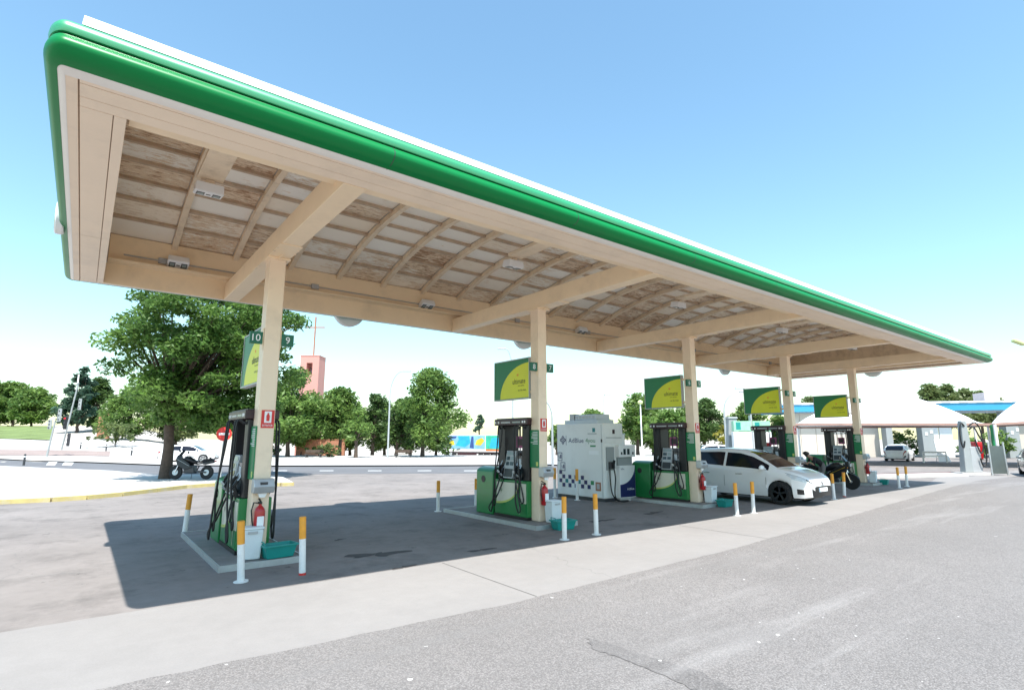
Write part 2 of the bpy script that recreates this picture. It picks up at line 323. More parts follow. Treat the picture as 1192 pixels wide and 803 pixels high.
def plankmat():
    m = bpy.data.materials.new('peeling plank'); m.use_nodes = True; n = m.node_tree.nodes; l = m.node_tree.links
    b = n['Principled BSDF']; tc = n.new('ShaderNodeTexCoord'); oi = n.new('ShaderNodeObjectInfo')
    sc = n.new('ShaderNodeVectorMath'); sc.operation = 'SCALE'; sc.inputs[3].default_value = 37.
    cb = n.new('ShaderNodeCombineXYZ'); [l.new(oi.outputs['Random'], cb.inputs[i]) for i in range(3)]; l.new(cb.outputs[0], sc.inputs[0])
    ad = n.new('ShaderNodeVectorMath'); ad.operation = 'ADD'; l.new(tc.outputs['Object'], ad.inputs[0]); l.new(sc.outputs[0], ad.inputs[1])
    mp = n.new('ShaderNodeMapping'); mp.inputs['Scale'].default_value = (1.9, 9, 9); l.new(ad.outputs[0], mp.inputs[0])
    n1 = n.new('ShaderNodeTexNoise'); n1.inputs['Scale'].default_value = 2.2; n1.inputs['Detail'].default_value = 9; n1.inputs['Roughness'].default_value = .78; l.new(mp.outputs[0], n1.inputs['Vector'])
    n2 = n.new('ShaderNodeTexNoise'); n2.inputs['Scale'].default_value = 1.4; n2.inputs['Detail'].default_value = 5; l.new(ad.outputs[0], n2.inputs['Vector'])
    wn = n.new('ShaderNodeTexWhiteNoise'); wn.noise_dimensions = '1D'; l.new(oi.outputs['Random'], wn.inputs['W'])
    pw = n.new('ShaderNodeMapRange'); pw.inputs[1].default_value = 0; pw.inputs[2].default_value = 1; pw.inputs[3].default_value = .15; pw.inputs[4].default_value = -.17; l.new(wn.outputs['Value'], pw.inputs[0])
    a1 = n.new('ShaderNodeMath'); a1.operation = 'ADD'; l.new(n1.outputs[0], a1.inputs[0]); l.new(pw.outputs[0], a1.inputs[1])
    a2 = n.new('ShaderNodeMath'); a2.operation = 'MULTIPLY_ADD'; a2.inputs[1].default_value = .35; a2.inputs[2].default_value = -.17; l.new(n2.outputs[0], a2.inputs[0])
    a3 = n.new('ShaderNodeMath'); a3.operation = 'ADD'; l.new(a1.outputs[0], a3.inputs[0]); l.new(a2.outputs[0], a3.inputs[1])
    bare = n.new('ShaderNodeMapRange'); bare.inputs[1].default_value = .53; bare.inputs[2].default_value = .57; l.new(a3.outputs[0], bare.inputs[0])
    deep = n.new('ShaderNodeMapRange'); deep.inputs[1].default_value = .62; deep.inputs[2].default_value = .72; l.new(a3.outputs[0], deep.inputs[0])
    pr = n.new('ShaderNodeMix'); pr.data_type = 'RGBA'; pr.inputs[6].default_value = (.92, .88, .81, 1); pr.inputs[7].default_value = (.92, .80, .65, 1); l.new(oi.outputs['Random'], pr.inputs[0])
    wd = n.new('ShaderNodeMix'); wd.data_type = 'RGBA'; wd.inputs[6].default_value = (.78, .61, .44, 1); wd.inputs[7].default_value = (.36, .20, .11, 1); l.new(deep.outputs[0], wd.inputs[0])
    mx = n.new('ShaderNodeMix'); mx.data_type = 'RGBA'; l.new(bare.outputs[0], mx.inputs[0]); l.new(pr.outputs[2], mx.inputs[6]); l.new(wd.outputs[2], mx.inputs[7])
    l.new(mx.outputs[2], b.inputs['Base Color']); b.inputs['Roughness'].default_value = .75
    bp = n.new('ShaderNodeBump'); bp.inputs['Strength'].default_value = .6; bp.inputs['Distance'].default_value = .008; bp.invert = True; l.new(bare.outputs[0], bp.inputs['Height']); l.new(bp.outputs[0], b.inputs['Normal'])
    return m
M['plank'] = plankmat()

# ------------------------------------------------------------------ the ground
def sheet(name, pts, m, z, parent=None):
    mb = MB(); n = len(pts); mb.add([(p[0], p[1], z) for p in pts], [tuple(range(n))])
    o = mb.build(name, m, parent)
    if o.data.polygons[0].normal.z < 0: o.data.flip_normals()
    if not parent: o['kind'] = 'structure'
    return o
def drape(name, lo, hi, m, off, nx=40, ny=6):           # strip between two (column, distance) lines, following the terrain
    mb = MB(); vs = []; fs = []
    for j in range(ny + 1):
        for i in range(nx + 1):
            t = i / nx; x0 = lo[0][0] + (lo[-1][0] - lo[0][0]) * t; x1 = hi[0][0] + (hi[-1][0] - hi[0][0]) * t
            a = bear(x0, lerp_tab(lo, x0)); b = bear(x1, lerp_tab(hi, x1)); p = a.lerp(b, j / ny)
            vs.append((p.x, p.y, zg(p.x, p.y) + off))
    for j in range(ny):
        for i in range(nx):
            k = j * (nx + 1) + i; fs.append((k, k + 1, k + nx + 2, k + nx + 1))
    mb.add(vs, fs); o = mb.build(name, m, smooth='all')
    if sum(p.normal.z for p in o.data.polygons) < 0: o.data.flip_normals()
    o['kind'] = 'structure'; return o
gm = MB(); NA, NRAD = 160, 64; vs = [(0, 0, -.03)]; fs = []
for j in range(NRAD):
    r = 3 * (2600 / 3) ** (j / (NRAD - 1))
    for i in range(NA):
        a = 2 * math.pi * i / NA; x, y = r * math.cos(a), r * math.sin(a); vs.append((x, y, zg(x, y) - .03))
for i in range(NA): fs.append((0, 1 + i, 1 + (i + 1) % NA))
for j in range(NRAD - 1):
    for i in range(NA):
        a = 1 + j * NA + i; b = 1 + j * NA + (i + 1) % NA; fs.append((a, a + NA, b + NA, b))
gm.add(vs, fs); g = gm.build('ground', M['g_earth'], smooth='all'); g['kind'] = 'structure'
if g.data.polygons[0].normal.z < 0: g.data.flip_normals()
sheet('forecourt', [(-40, -30), (90, -30), (90, 20), (60, 26), (30, 30), (12, 36), (-12, 34), (-40, 24)], M['g_concrete'], 0)
EDGE = [(-40, 6.2), (-4, 5.75), (.4, 5.57), (4.2, 5.4), (9.1, 5.55), (16.2, 6.1), (28.3, 7.06), (33, 7.3), (38, 6.9), (60, 2)]
dense = []
for (a, b), (c, d) in zip(EDGE, EDGE[1:]):
    k = max(2, int((c - a) / .25)) if a > -6 and c < 40 else 2
    for i in range(k): dense.append((a + (c - a) * i / k, b + (d - b) * i / k + rnd.uniform(-.02, .02)))
sheet('concrete_strip', [(-40, 9.2)] + [(x, y) for x, y in dense] + [(60, 5), (40, 9.2), (33.5, 9.0), (28, 7.9), (10, 7.8), (-1, 7.75)], M['g_strip'], .004)
sheet('asphalt_lane', [(-40, -30)] + dense + [(60, 2), (90, -2), (90, -30)], M['g_asphalt'], .009)
pp = [gz(683, 744), gz(706, 749), gz(755, 766), gz(815, 783), gz(852, 803), gz(838, 815), gz(805, 803), gz(769, 786), gz(726, 769), gz(689, 756)]
jag = []
for a, b in zip(pp, pp[1:] + pp[:1]):
    for i in range(7): q = a.lerp(b, i / 7); jag.append((q.x + rnd.uniform(-.018, .018), q.y + rnd.uniform(-.018, .018)))
sheet('asphalt_patch', jag, M['g_dkpatch'], .013)
M['oil'] = mat('oil stain', (.075, .064, .06), .85, .3, 6)
for pc, n_, sc in (((438, 645), 9, .42), ((470, 660), 7, .16), ((395, 628), 6, .12), ((700, 606), 8, .3), ((560, 640), 8, .2), ((760, 597), 7, .3)):
    c = gz(*pc); poly = []
    for k in range(26):
        a = 2 * math.pi * k / 26; rr_ = sc * (.55 + .3 * math.sin(a * 2 + n_) + .16 * math.sin(a * 5 + n_) + rnd.uniform(-.1, .1)); poly.append((c.x + rr_ * 1.7 * math.cos(a), c.y + rr_ * .8 * math.sin(a)))
    sheet('oil_stain', poly, M['oil'], .0045)
M['joint'] = mat('joint tar', (.1, .095, .09), .9, .3, 9)
for k in range(-2, 6):
    xj = -1.5 + 6.1 * k; yb = lerp_tab(EDGE, xj) + .02
    sheet('expansion_joint', [(xj, yb), (xj + .014, yb), (xj + .05, 7.74), (xj + .036, 7.74)], M['joint'], .0062)
sheet('expansion_joint', [(-30, 7.8), (-1, 7.752), (-1, 7.768), (-30, 7.816)], M['joint'], .0062)
# raised pavement with yellow kerb on the left
PL = [(-170, 594), (0, 581.5), (60, 579), (100, 576.5), (140, 573), (180, 568.5), (215, 564.5), (250, 562), (300, 561.5), (328, 562), (342, 561.5)]
PU = [(330, 555), (300, 552), (250, 551.5), (215, 552), (181, 552), (130, 547.5), (60, 544.5), (0, 542), (-170, 539)]
pl = [gz(*p, .12) for p in PL]; pu = [gz(*p, .12) for p in PU]
pm = MB(); allp = pl + pu; n = len(allp)
pm.add([(p.x, p.y, .12) for p in allp] + [(p.x, p.y, -.02) for p in allp], [tuple(range(n))] + [(i, i + n, (i + 1) % n + n, (i + 1) % n) for i in range(n)])
pave = pm.build('pavement', M['g_pave']); pave['kind'] = 'structure'
if pave.data.polygons[0].normal.z < 0: pave.data.flip_normals()
for a, b in zip(pl, pl[1:]):
    L = (b - a).length; k = max(1, round(L / 1.0)); d = (b - a).normalized(); nn = Vector((d.y, -d.x, 0))
    for i in range(k):
        p = a + d * (L * i / k + .006) + nn * .0; q = a + d * (L * (i + 1) / k - .006)
        mb = MB(); c = (p + q) / 2; w = nn * .13
        v4 = [p - w * .5, q - w * .5, q + w, p + w]
        z = .128 + rnd.uniform(-.004, .004)
        mb.add([(v.x, v.y, z) for v in v4] + [(v.x, v.y, -.015) for v in v4], [(3, 2, 1, 0), (0, 1, 5, 4), (1, 2, 6, 5), (2, 3, 7, 6), (3, 0, 4, 7)])
        o = mb.build('kerb_stone', M['kerbyellow'], pave)
def vy(y, z=0): return (CAM_H - z) * 645.6 / (y - 511)      # forward distance of flat ground at photo row y
def ln(L): return [(x, vy(y)) for x, y in L]
drape('road', ln([(-300, 541), (0, 542.3), (130, 547.6), (181, 552), (250, 552), (400, 550.5), (520, 550), (700, 549.5), (1000, 549)]),
      ln([(-300, 534.5), (0, 535.6), (100, 538), (190, 541.5), (300, 542.5), (520, 542), (700, 541), (1000, 540)]), M['g_road'], .008, 60, 4)
drape('far_pavement', ln([(-300, 534.5), (0, 535.6), (100, 538), (190, 541.5), (300, 542.5), (520, 542), (700, 541), (1000, 540)]),
      [(-300, 53), (36, 53), (190, 62), (1000, 66)], M['g_pave'], .10, 60, 6)
drape('brick_ramp', [(-300, 53.2), (60, 53), (130, 52)], [(-300, 62), (60, 60), (130, 58)], M['g_cobble'], .13, 24, 4)
drape('footpath', [(-300, 62.1), (60, 60.1), (130, 58.1), (200, 58)], [(-300, 76), (0, 76), (60, 73), (200, 80)], M['g_pave'], .12, 24, 6)
drape('lawn', [(-300, 76.2), (0, 76.2), (58, 74)], [(-300, 125), (0, 120), (62, 110)], M['g_grass'], .16, 24, 8)
M['paint'] = mat('worn road paint', (.62, .62, .6), .8, .1, 3, dirt=(.2, .2, .2), dirtamt=.6, dscale=2)
for cx, w in ((62, 9), (81, 10)):
    a, b, c, d = gz(cx - w / 2 - 4, 541.5), gz(cx + w / 2 - 3, 542), gz(cx + w / 2 + 3, 534.5), gz(cx - w / 2 + 2, 534.3)
    sheet('crossing_stripe', [a, b, c, d], M['paint'], .014)
for x in (318, 372, 428, 486, 540):
    sheet('lane_dash', [gz(x, 548.3), gz(x + 16, 548.2), gz(x + 16.3, 547.6), gz(x + .3, 547.7)], M['paint'], .014)
# kerb line and drain of the car wash area on the right
ka, kb = gz(1006, 557.5), gz(1128, 554.3)
kd = (kb - ka).normalized(); kn = Vector((-kd.y, kd.x, 0))
kb_root = MB(); 
v4 = [ka, kb, kb + kn * 1.1, ka + kn * 1.1]
kb_root.add([(v.x, v.y, .13) for v in v4] + [(v.x, v.y, -.01) for v in v4], [(0, 1, 2, 3), (0, 4, 5, 1), (1, 5, 6, 2), (2, 6, 7, 3), (3, 7, 4, 0)])
o = kb_root.build('wash_kerb', M['kerb']); o['kind'] = 'structure'
M['redpave'] = mat('dark red paving', (.14, .05, .045), .85, .15, 2)
p0, p1 = ka + kn * 1.3, kb + kn * 1.3
sheet('drain_strip', [p0, p1 + kd * 3, p1 + kn * 1.6 + kd * 3, p0 + kn * 1.6], M['redpave'], .018)

# ------------------------------------------------------------------ the canopy
PX = [2.37, 8.38, 14.45, 20.55, 26.6]; PY = 9.75
CO = (14.4, PY, 0)
can = thing('station_canopy', 'long cream fuel station canopy with green rounded fascia and arched plank ceiling', 'canopy', CO)
X0, X1, Y0, Y1 = -.44, 29.2, 5.72, 13.55
def cmb(): return MB(CO)
def ring(prof, name, m, smooth=True):
    mb = cmb(); path = []
    for (cx, cy, a0) in ((X0, Y0, 180), (X1, Y0, 270), (X1, Y1, 0), (X0, Y1, 90)):
        for k in range(9): a = R(a0 + k * 90 / 8); path.append((cx, cy, math.cos(a), math.sin(a)))
    n = len(path); vs = []; fs = []
    for d, z in prof:
        for cx, cy, ux, uy in path: vs.append((cx + ux * d * (.5 if cx == X0 else 1), cy + uy * d, z))
    for j in range(len(prof) - 1):
        for i in range(n): fs.append((j * n + i, j * n + (i + 1) % n, (j + 1) * n + (i + 1) % n, (j + 1) * n + i))
    mb.add(vs, fs); return mb.build(name, m, can, smooth=smooth)
ring([(-.012, 5.0), (0, 4.999), (.05, 5.008), (.10, 5.022), (.105, 5.03)], 'cornice', M['cornice'])
def arcp(c, r0, r1, a0, a1, n): return [(c[0] + r0 * math.cos(R(a0 + (a1 - a0) * k / n)), c[1] + r1 * math.sin(R(a0 + (a1 - a0) * k / n))) for k in range(n + 1)]
ring([(.095, 5.026), (.105, 5.019)] + arcp((.15, 5.13), .155, .105, -80, 40, 12) + [(.262, 5.215), (.24, 5.222)], 'lower_fascia', M['green'])
ring([(.262, 5.2155), (.225, 5.221), (.225, 5.236), (.262, 5.243)], 'fascia_groove', M['dgreen'])
ring([(.24, 5.239), (.262, 5.242), (.278, 5.28), (.268, 5.325), (.235, 5.36), (.18, 5.392), (.09, 5.418), (-.01, 5.428)], 'upper_fascia', M['green2'])
cmb().prism([(5.53, 5.40), (5.655, 5.568), (5.68, 5.57), (5.86, 5.50), (5.86, 5.41), (5.58, 5.405)], 'x', -.36, 29.05).build('roof_flashing', M['white'], can)
for k in range(1, 10):
    xj = X0 + 2.95 * k; pj = [(.10, 5.02)] + arcp((.15, 5.13), .155, .105, -80, 40, 12) + [(.26, 5.217)]
    cmb().prism([(Y0 - d - .0012, z) for d, z in pj] + [(Y0 - d + .01, z) for d, z in reversed(pj)], 'x', xj - .005, xj + .005).build('fascia_joint', M['dark'], can)
# vault
ZC, RV = -3.58, 10.28
def vz(y, r=RV): return ZC + math.sqrt(r * r - (y - PY) ** 2)
VY0, VY1 = 7.0, 13.42
ROWS = 10; ry = [VY0 + (VY1 - VY0) * k / ROWS for k in range(ROWS + 1)]
VX0, VX1 = -.03, 28.97
rib_x = [PX[0] - 2.4 + 1.2 * k for k in range(2)] + [PX[i] + (PX[i + 1] - PX[i]) * k / 5 for i in range(4) for k in range(5)] + [PX[4] + 1.2 * k for k in range(3)]
ys = [VY0 + (VY1 - VY0) * k / 24 for k in range(25)]
mb = cmb()
prof = [(5.7, 5.44), (6.6, 5.46), (6.98, 5.47), (6.98, vz(7.0) + .07)] + [(y, vz(y) + .07) for y in ys] + [(13.45, 5.47), (13.56, 5.44)]
prof2 = [(13.56, 5.42), (13.42, 5.44), (13.41, vz(13.41) + .03)] + [(y, vz(y) + .04) for y in reversed(ys)] + [(7.0, 5.44), (6.6, 5.43), (5.7, 5.42)]
mb.prism(prof + prof2, 'x', VX0 - .02, VX1 + .02); mb.build('roof_deck', M['white'], can)
for a_, b_ in ((X0 + .02, VX0 - .03), (VX1 + .03, X1 - .02)): cmb().box(a_, b_, 5.7, 13.56, 5.42, 5.44).build('roof_deck', M['white'], can)
for X in (VX0, VX1):                                    # end walls of the vault
    cmb().prism([(6.2, 5.02), (13.42, 5.02)] + [(y, vz(y) + .02) for y in reversed(ys)] + [(6.98, 5.44), (6.2, 5.42)], 'x', X - .04, X + .04).build('end_wall', M['rib'], can)
for X in rib_x:
    mb = cmb(); vs = []; fs = []
    for y in ys:
        z = vz(y)
        for dx, dz in ((-.055, .0), (.055, .0), (.055, -.13), (-.055, -.13)): vs.append((X + dx, y, z + dz))
    for j in range(24):
        for i in range(4): fs.append((j * 4 + i, j * 4 + (i + 1) % 4, (j + 1) * 4 + (i + 1) % 4, (j + 1) * 4 + i))
    mb.add(vs, fs); mb.build('ceiling_rib', M['rib'], can)
for k, y in enumerate(ry):
    z = vz(y); t = Vector((0, 1, -(y - PY) / (z - ZC))).normalized(); nrm = Vector((0, -t.z, t.y))
    a, b = t * .034, nrm * .03
    cmb().add([Vector((x, y, z)) + s1 * a + s2 * b - nrm * .02 for x in (VX0, VX1) for s1, s2 in ((-1, -1), (1, -1), (1, 1), (-1, 1))],
              [(3, 2, 1, 0), (4, 5, 6, 7), (0, 1, 5, 4), (1, 2, 6, 5), (2, 3, 7, 6), (3, 0, 4, 7)]).build('purlin', M['purlin'], can)
for r in range(ROWS):
    ya, yb = ry[r] + .022, ry[r + 1] - .022; za, zb = vz(ya), vz(yb); me = None
    for a, b in zip(rib_x, rib_x[1:]):
        cx = (a + b) / 2; c = Vector((cx, (ya + yb) / 2, (za + zb) / 2 + .012))
        if me is None:
            h = .535; y2 = (yb - ya) / 2; z2 = (zb - za) / 2
            mb = MB(); mb.add([(-h, -y2, -z2), (h, -y2, -z2), (h, y2, z2), (-h, y2, z2), (-h, -y2, -z2 + .022), (h, -y2, -z2 + .022), (h, y2, z2 + .022), (-h, y2, z2 + .022)],
                              [(3, 2, 1, 0), (4, 5, 6, 7), (0, 1, 5, 4), (1, 2, 6, 5), (2, 3, 7, 6), (3, 0, 4, 7)])
            o = mb.build('ceiling_plank', M['plank'], can); me = o.data
        else:
            o = bpy.data.objects.new('ceiling_plank', me); COL.objects.link(o); o.parent = can
        o.location = c - Vector(CO); o.rotation_euler = (rnd.uniform(-.012, .012), rnd.uniform(-.006, .006), 0)
# soffit panels along the edges, lined joints between them
def soff(x0, x1, y0, y1, z=5.0): cmb().box(x0, x1, y0, y1, z, z + .03).build('soffit_panel', M['soffit'], can, bevel=.004)
cuts = [X0 + .10] + [PX[0] - .5 + 6.06 * k for k in range(1, 5)] + [X1 - .10]
for a, b in zip(cuts, cuts[1:]):
    soff(a + .004, b - .004, Y0 - .005, 5.79, 5.001); soff(a + .004, b - .004, 5.80, 6.03); soff(a + .004, b - .004, 6.04, 6.22, 5.001)
for sx, e in ((1, X0), (-1, X1)):
    def sx_(u0, u1, y0, y1, z=5.0):
        p, q = sorted((e + sx * u0, e + sx * u1)); soff(p, q, y0, y1, z)
    sx_(-.004, .092, Y0 - .004, Y1, 5.0015)
    for ya, yb in ((6.228, 10.4), (10.41, 13.44)): sx_(.104, .36, ya, yb); sx_(.368, .47, ya, yb, 5.001)
cmb().box(X0 + .02, X1 - .02, 5.73, 6.205, 5.032, 5.05).build('soffit_backing', M['purlin'], can)
for a, b in ((X0 + .02, .03), (X1 - .47, X1 - .02)): cmb().box(a, b, 6.21, 13.44, 5.032, 5.05).build('soffit_backing', M['purlin'], can)
cmb().box(X0 + .1, X1 - .1, 13.452, 13.5, 5.003, 5.7).build('back_lining', M['cream'], can, bevel=.004)
cmb().box(X0 + .1, X1 - .1, 13.505, 13.545, 5.0, 5.03).build('back_lip', M['cornice'], can)
cmb().box(.05, X1 - .5, 13.36, 13.448, 5.435, 6.02).build('edge_beam', M['cream'], can, bevel=.006)
cmb().box(.05, X1 - .5, 13.16, 13.355, 5.44, 5.475).build('beam_flange', M['cream'], can, bevel=.004)
cmb().box(.05, X1 - .5, 6.24, 6.6, 5.12, 5.4).build('edge_beam', M['cream'], can, bevel=.006)
for i, X in enumerate(PX):
    cmb().box(X - .15, X + .15, 6.225, 13.44, 4.992, 5.36).build('cross_beam', M['cream'], can, bevel=.008)
    cmb().box(X - .175, X + .175, PY - .9, PY + .9, 4.978, 4.992).build('splice_plate', M['cream'], can)
    col = cmb().box(X - .13, X + .13, PY - .14, PY + .14, .09, 4.975).build('column', M['cream_col'], can, bevel=.012)
    cmb().box(X - .19, X + .19, PY - .2, PY + .2, 4.945, 4.976).build('cap_plate', M['cream'], can)
    for s in (-1, 1):
        cmb().prism([(PY + s * .14, 4.94), (PY + s * .36, 4.97), (PY + s * .36, 4.978), (PY + s * .14, 4.978)], 'x', X - .012, X + .012).build('gusset', M['cream'], can)
    cmb().box(X - .18, X + .18, 6.62, 9.15, 5.86, 5.93).build('service_tray', M['rib'], can, loc=(-1.2, 0, 0), bevel=.006)
cmb().box(X1 - 1.5, X1 - 1.25, 6.225, 13.44, 5.0, 5.3).build('cross_beam', M['cream'], can, bevel=.008)
cmb().tube([(.3, 13.33, 5.62), (28.4, 13.33, 5.62)], .014, 6).build('conduit', M['grey'], can)
for k in range(9): cmb().box(.9 + 3.2 * k, 1.08 + 3.2 * k, 13.31, 13.358, 5.56, 5.68).build('junction_box', M['grey'], can, bevel=.006)
for i, X in enumerate(PX):
    cmb().tube([(X + .142, PY - .05, .1), (X + .142, PY - .05, 4.94)], .012, 6).build('conduit', M['cream_col'], can)
    for yy in (-.7, -.5, .5, .7):
        for sx_b in (-.165, .165): cmb().lathe([(.018, 4.966), (.018, 4.979)], (X + sx_b, PY + yy, 0), 6).build('bolt', M['rib'], can)
# round logo discs mounted on the outside of the fascia (seen edge-on or from behind)
def disc(p, nx, ny, label, sc=1):
    t = thing('logo_disc', label, 'logo sign', p, math.atan2(ny, nx), 'round logo discs on the canopy fascia'); t.scale = (sc, sc, sc)
    MB().lathe([(0, -.09), (.40, -.09), (.425, -.06), (.425, .06), (.40, .085), (0, .09)], (0, 0, 0), 36, 'x').build('casing', M['white'], t, smooth=True)
    MB().lathe([(0, .088), (.34, .094), (.34, .086)], (0, 0, 0), 36, 'x').build('face', M['lime'], t)
    for k in range(9):
        a = 2 * math.pi * k / 9; pts = [(.085, math.cos(b) * r, math.sin(b) * r) for b, r in ((a - .3, .12), (a, .33), (a + .3, .12))]
        MB().add([(.1, p_[1], p_[2]) for p_ in pts] + [(.09, p_[1], p_[2]) for p_ in pts], [(0, 1, 2), (0, 3, 4, 1), (1, 4, 5, 2), (2, 5, 3, 0)]).build('petal', M['pgreen'], t)
disc((X0 - .15, 10.4, 5.22), -1, 0, 'white round logo disc on the left end of the green fascia', .62)
for x, lb in ((5.3, 'logo disc peeking below the back fascia beside the church cross'), (11.3, 'logo disc peeking below the back fascia above the second flag sign'), (23.4, 'logo disc peeking below the back fascia between third and fourth columns')):
    disc((x, Y1 + .36, 5.27), 0, 1, lb)
disc((X1 + .36, 9.9, 5.25), 1, 0, 'logo disc peeking below the right end of the canopy')
# flood lamps under the canopy
def flood(loc, tilt, label):
    t = thing('canopy_floodlight', label, 'floodlight', loc, 0, 'white floodlights under the canopy')
    MB().taper((0, 0), (.2, .14), (.19, .12), 0, .15).build('housing', M['white'], t, bevel=.01)
    MB().box(-.06, .06, -.06, .06, .15, .21).build('bracket', M['rib'], t)
    MB().box(-.185, .185, -.125, .125, -.008, .0).build('face_plate', M['white'], t)
    for s in (-1, 1):
        MB().box(s * .11 - .055, s * .11 + .055, -.08, .08, -.014, -.008).build('lamp_frame', M['dark'], t)
        MB().box(s * .11 - .04, s * .11 + .04, -.06, .06, -.019, -.014).build('led_panel', M['screen'], t)
    MB().box(-.03, .03, -.012, .012, -.016, -.008).build('vent', M['dark'], t)
    t.rotation_euler = (tilt, 0, 0)
    return t
names = ['leftmost', 'second from left', 'third from left', 'fourth from left', 'rightmost']
for i, X in enumerate(PX):
    flood((X - 1.2, 9.2, 5.65), R(8), names[i] + ' of the white floodlights near the front edge of the ceiling')
    if i < 4: flood((X - 1.12, 13.2, 5.55), R(-22), names[i] + ' of the white floodlights on the back beam')

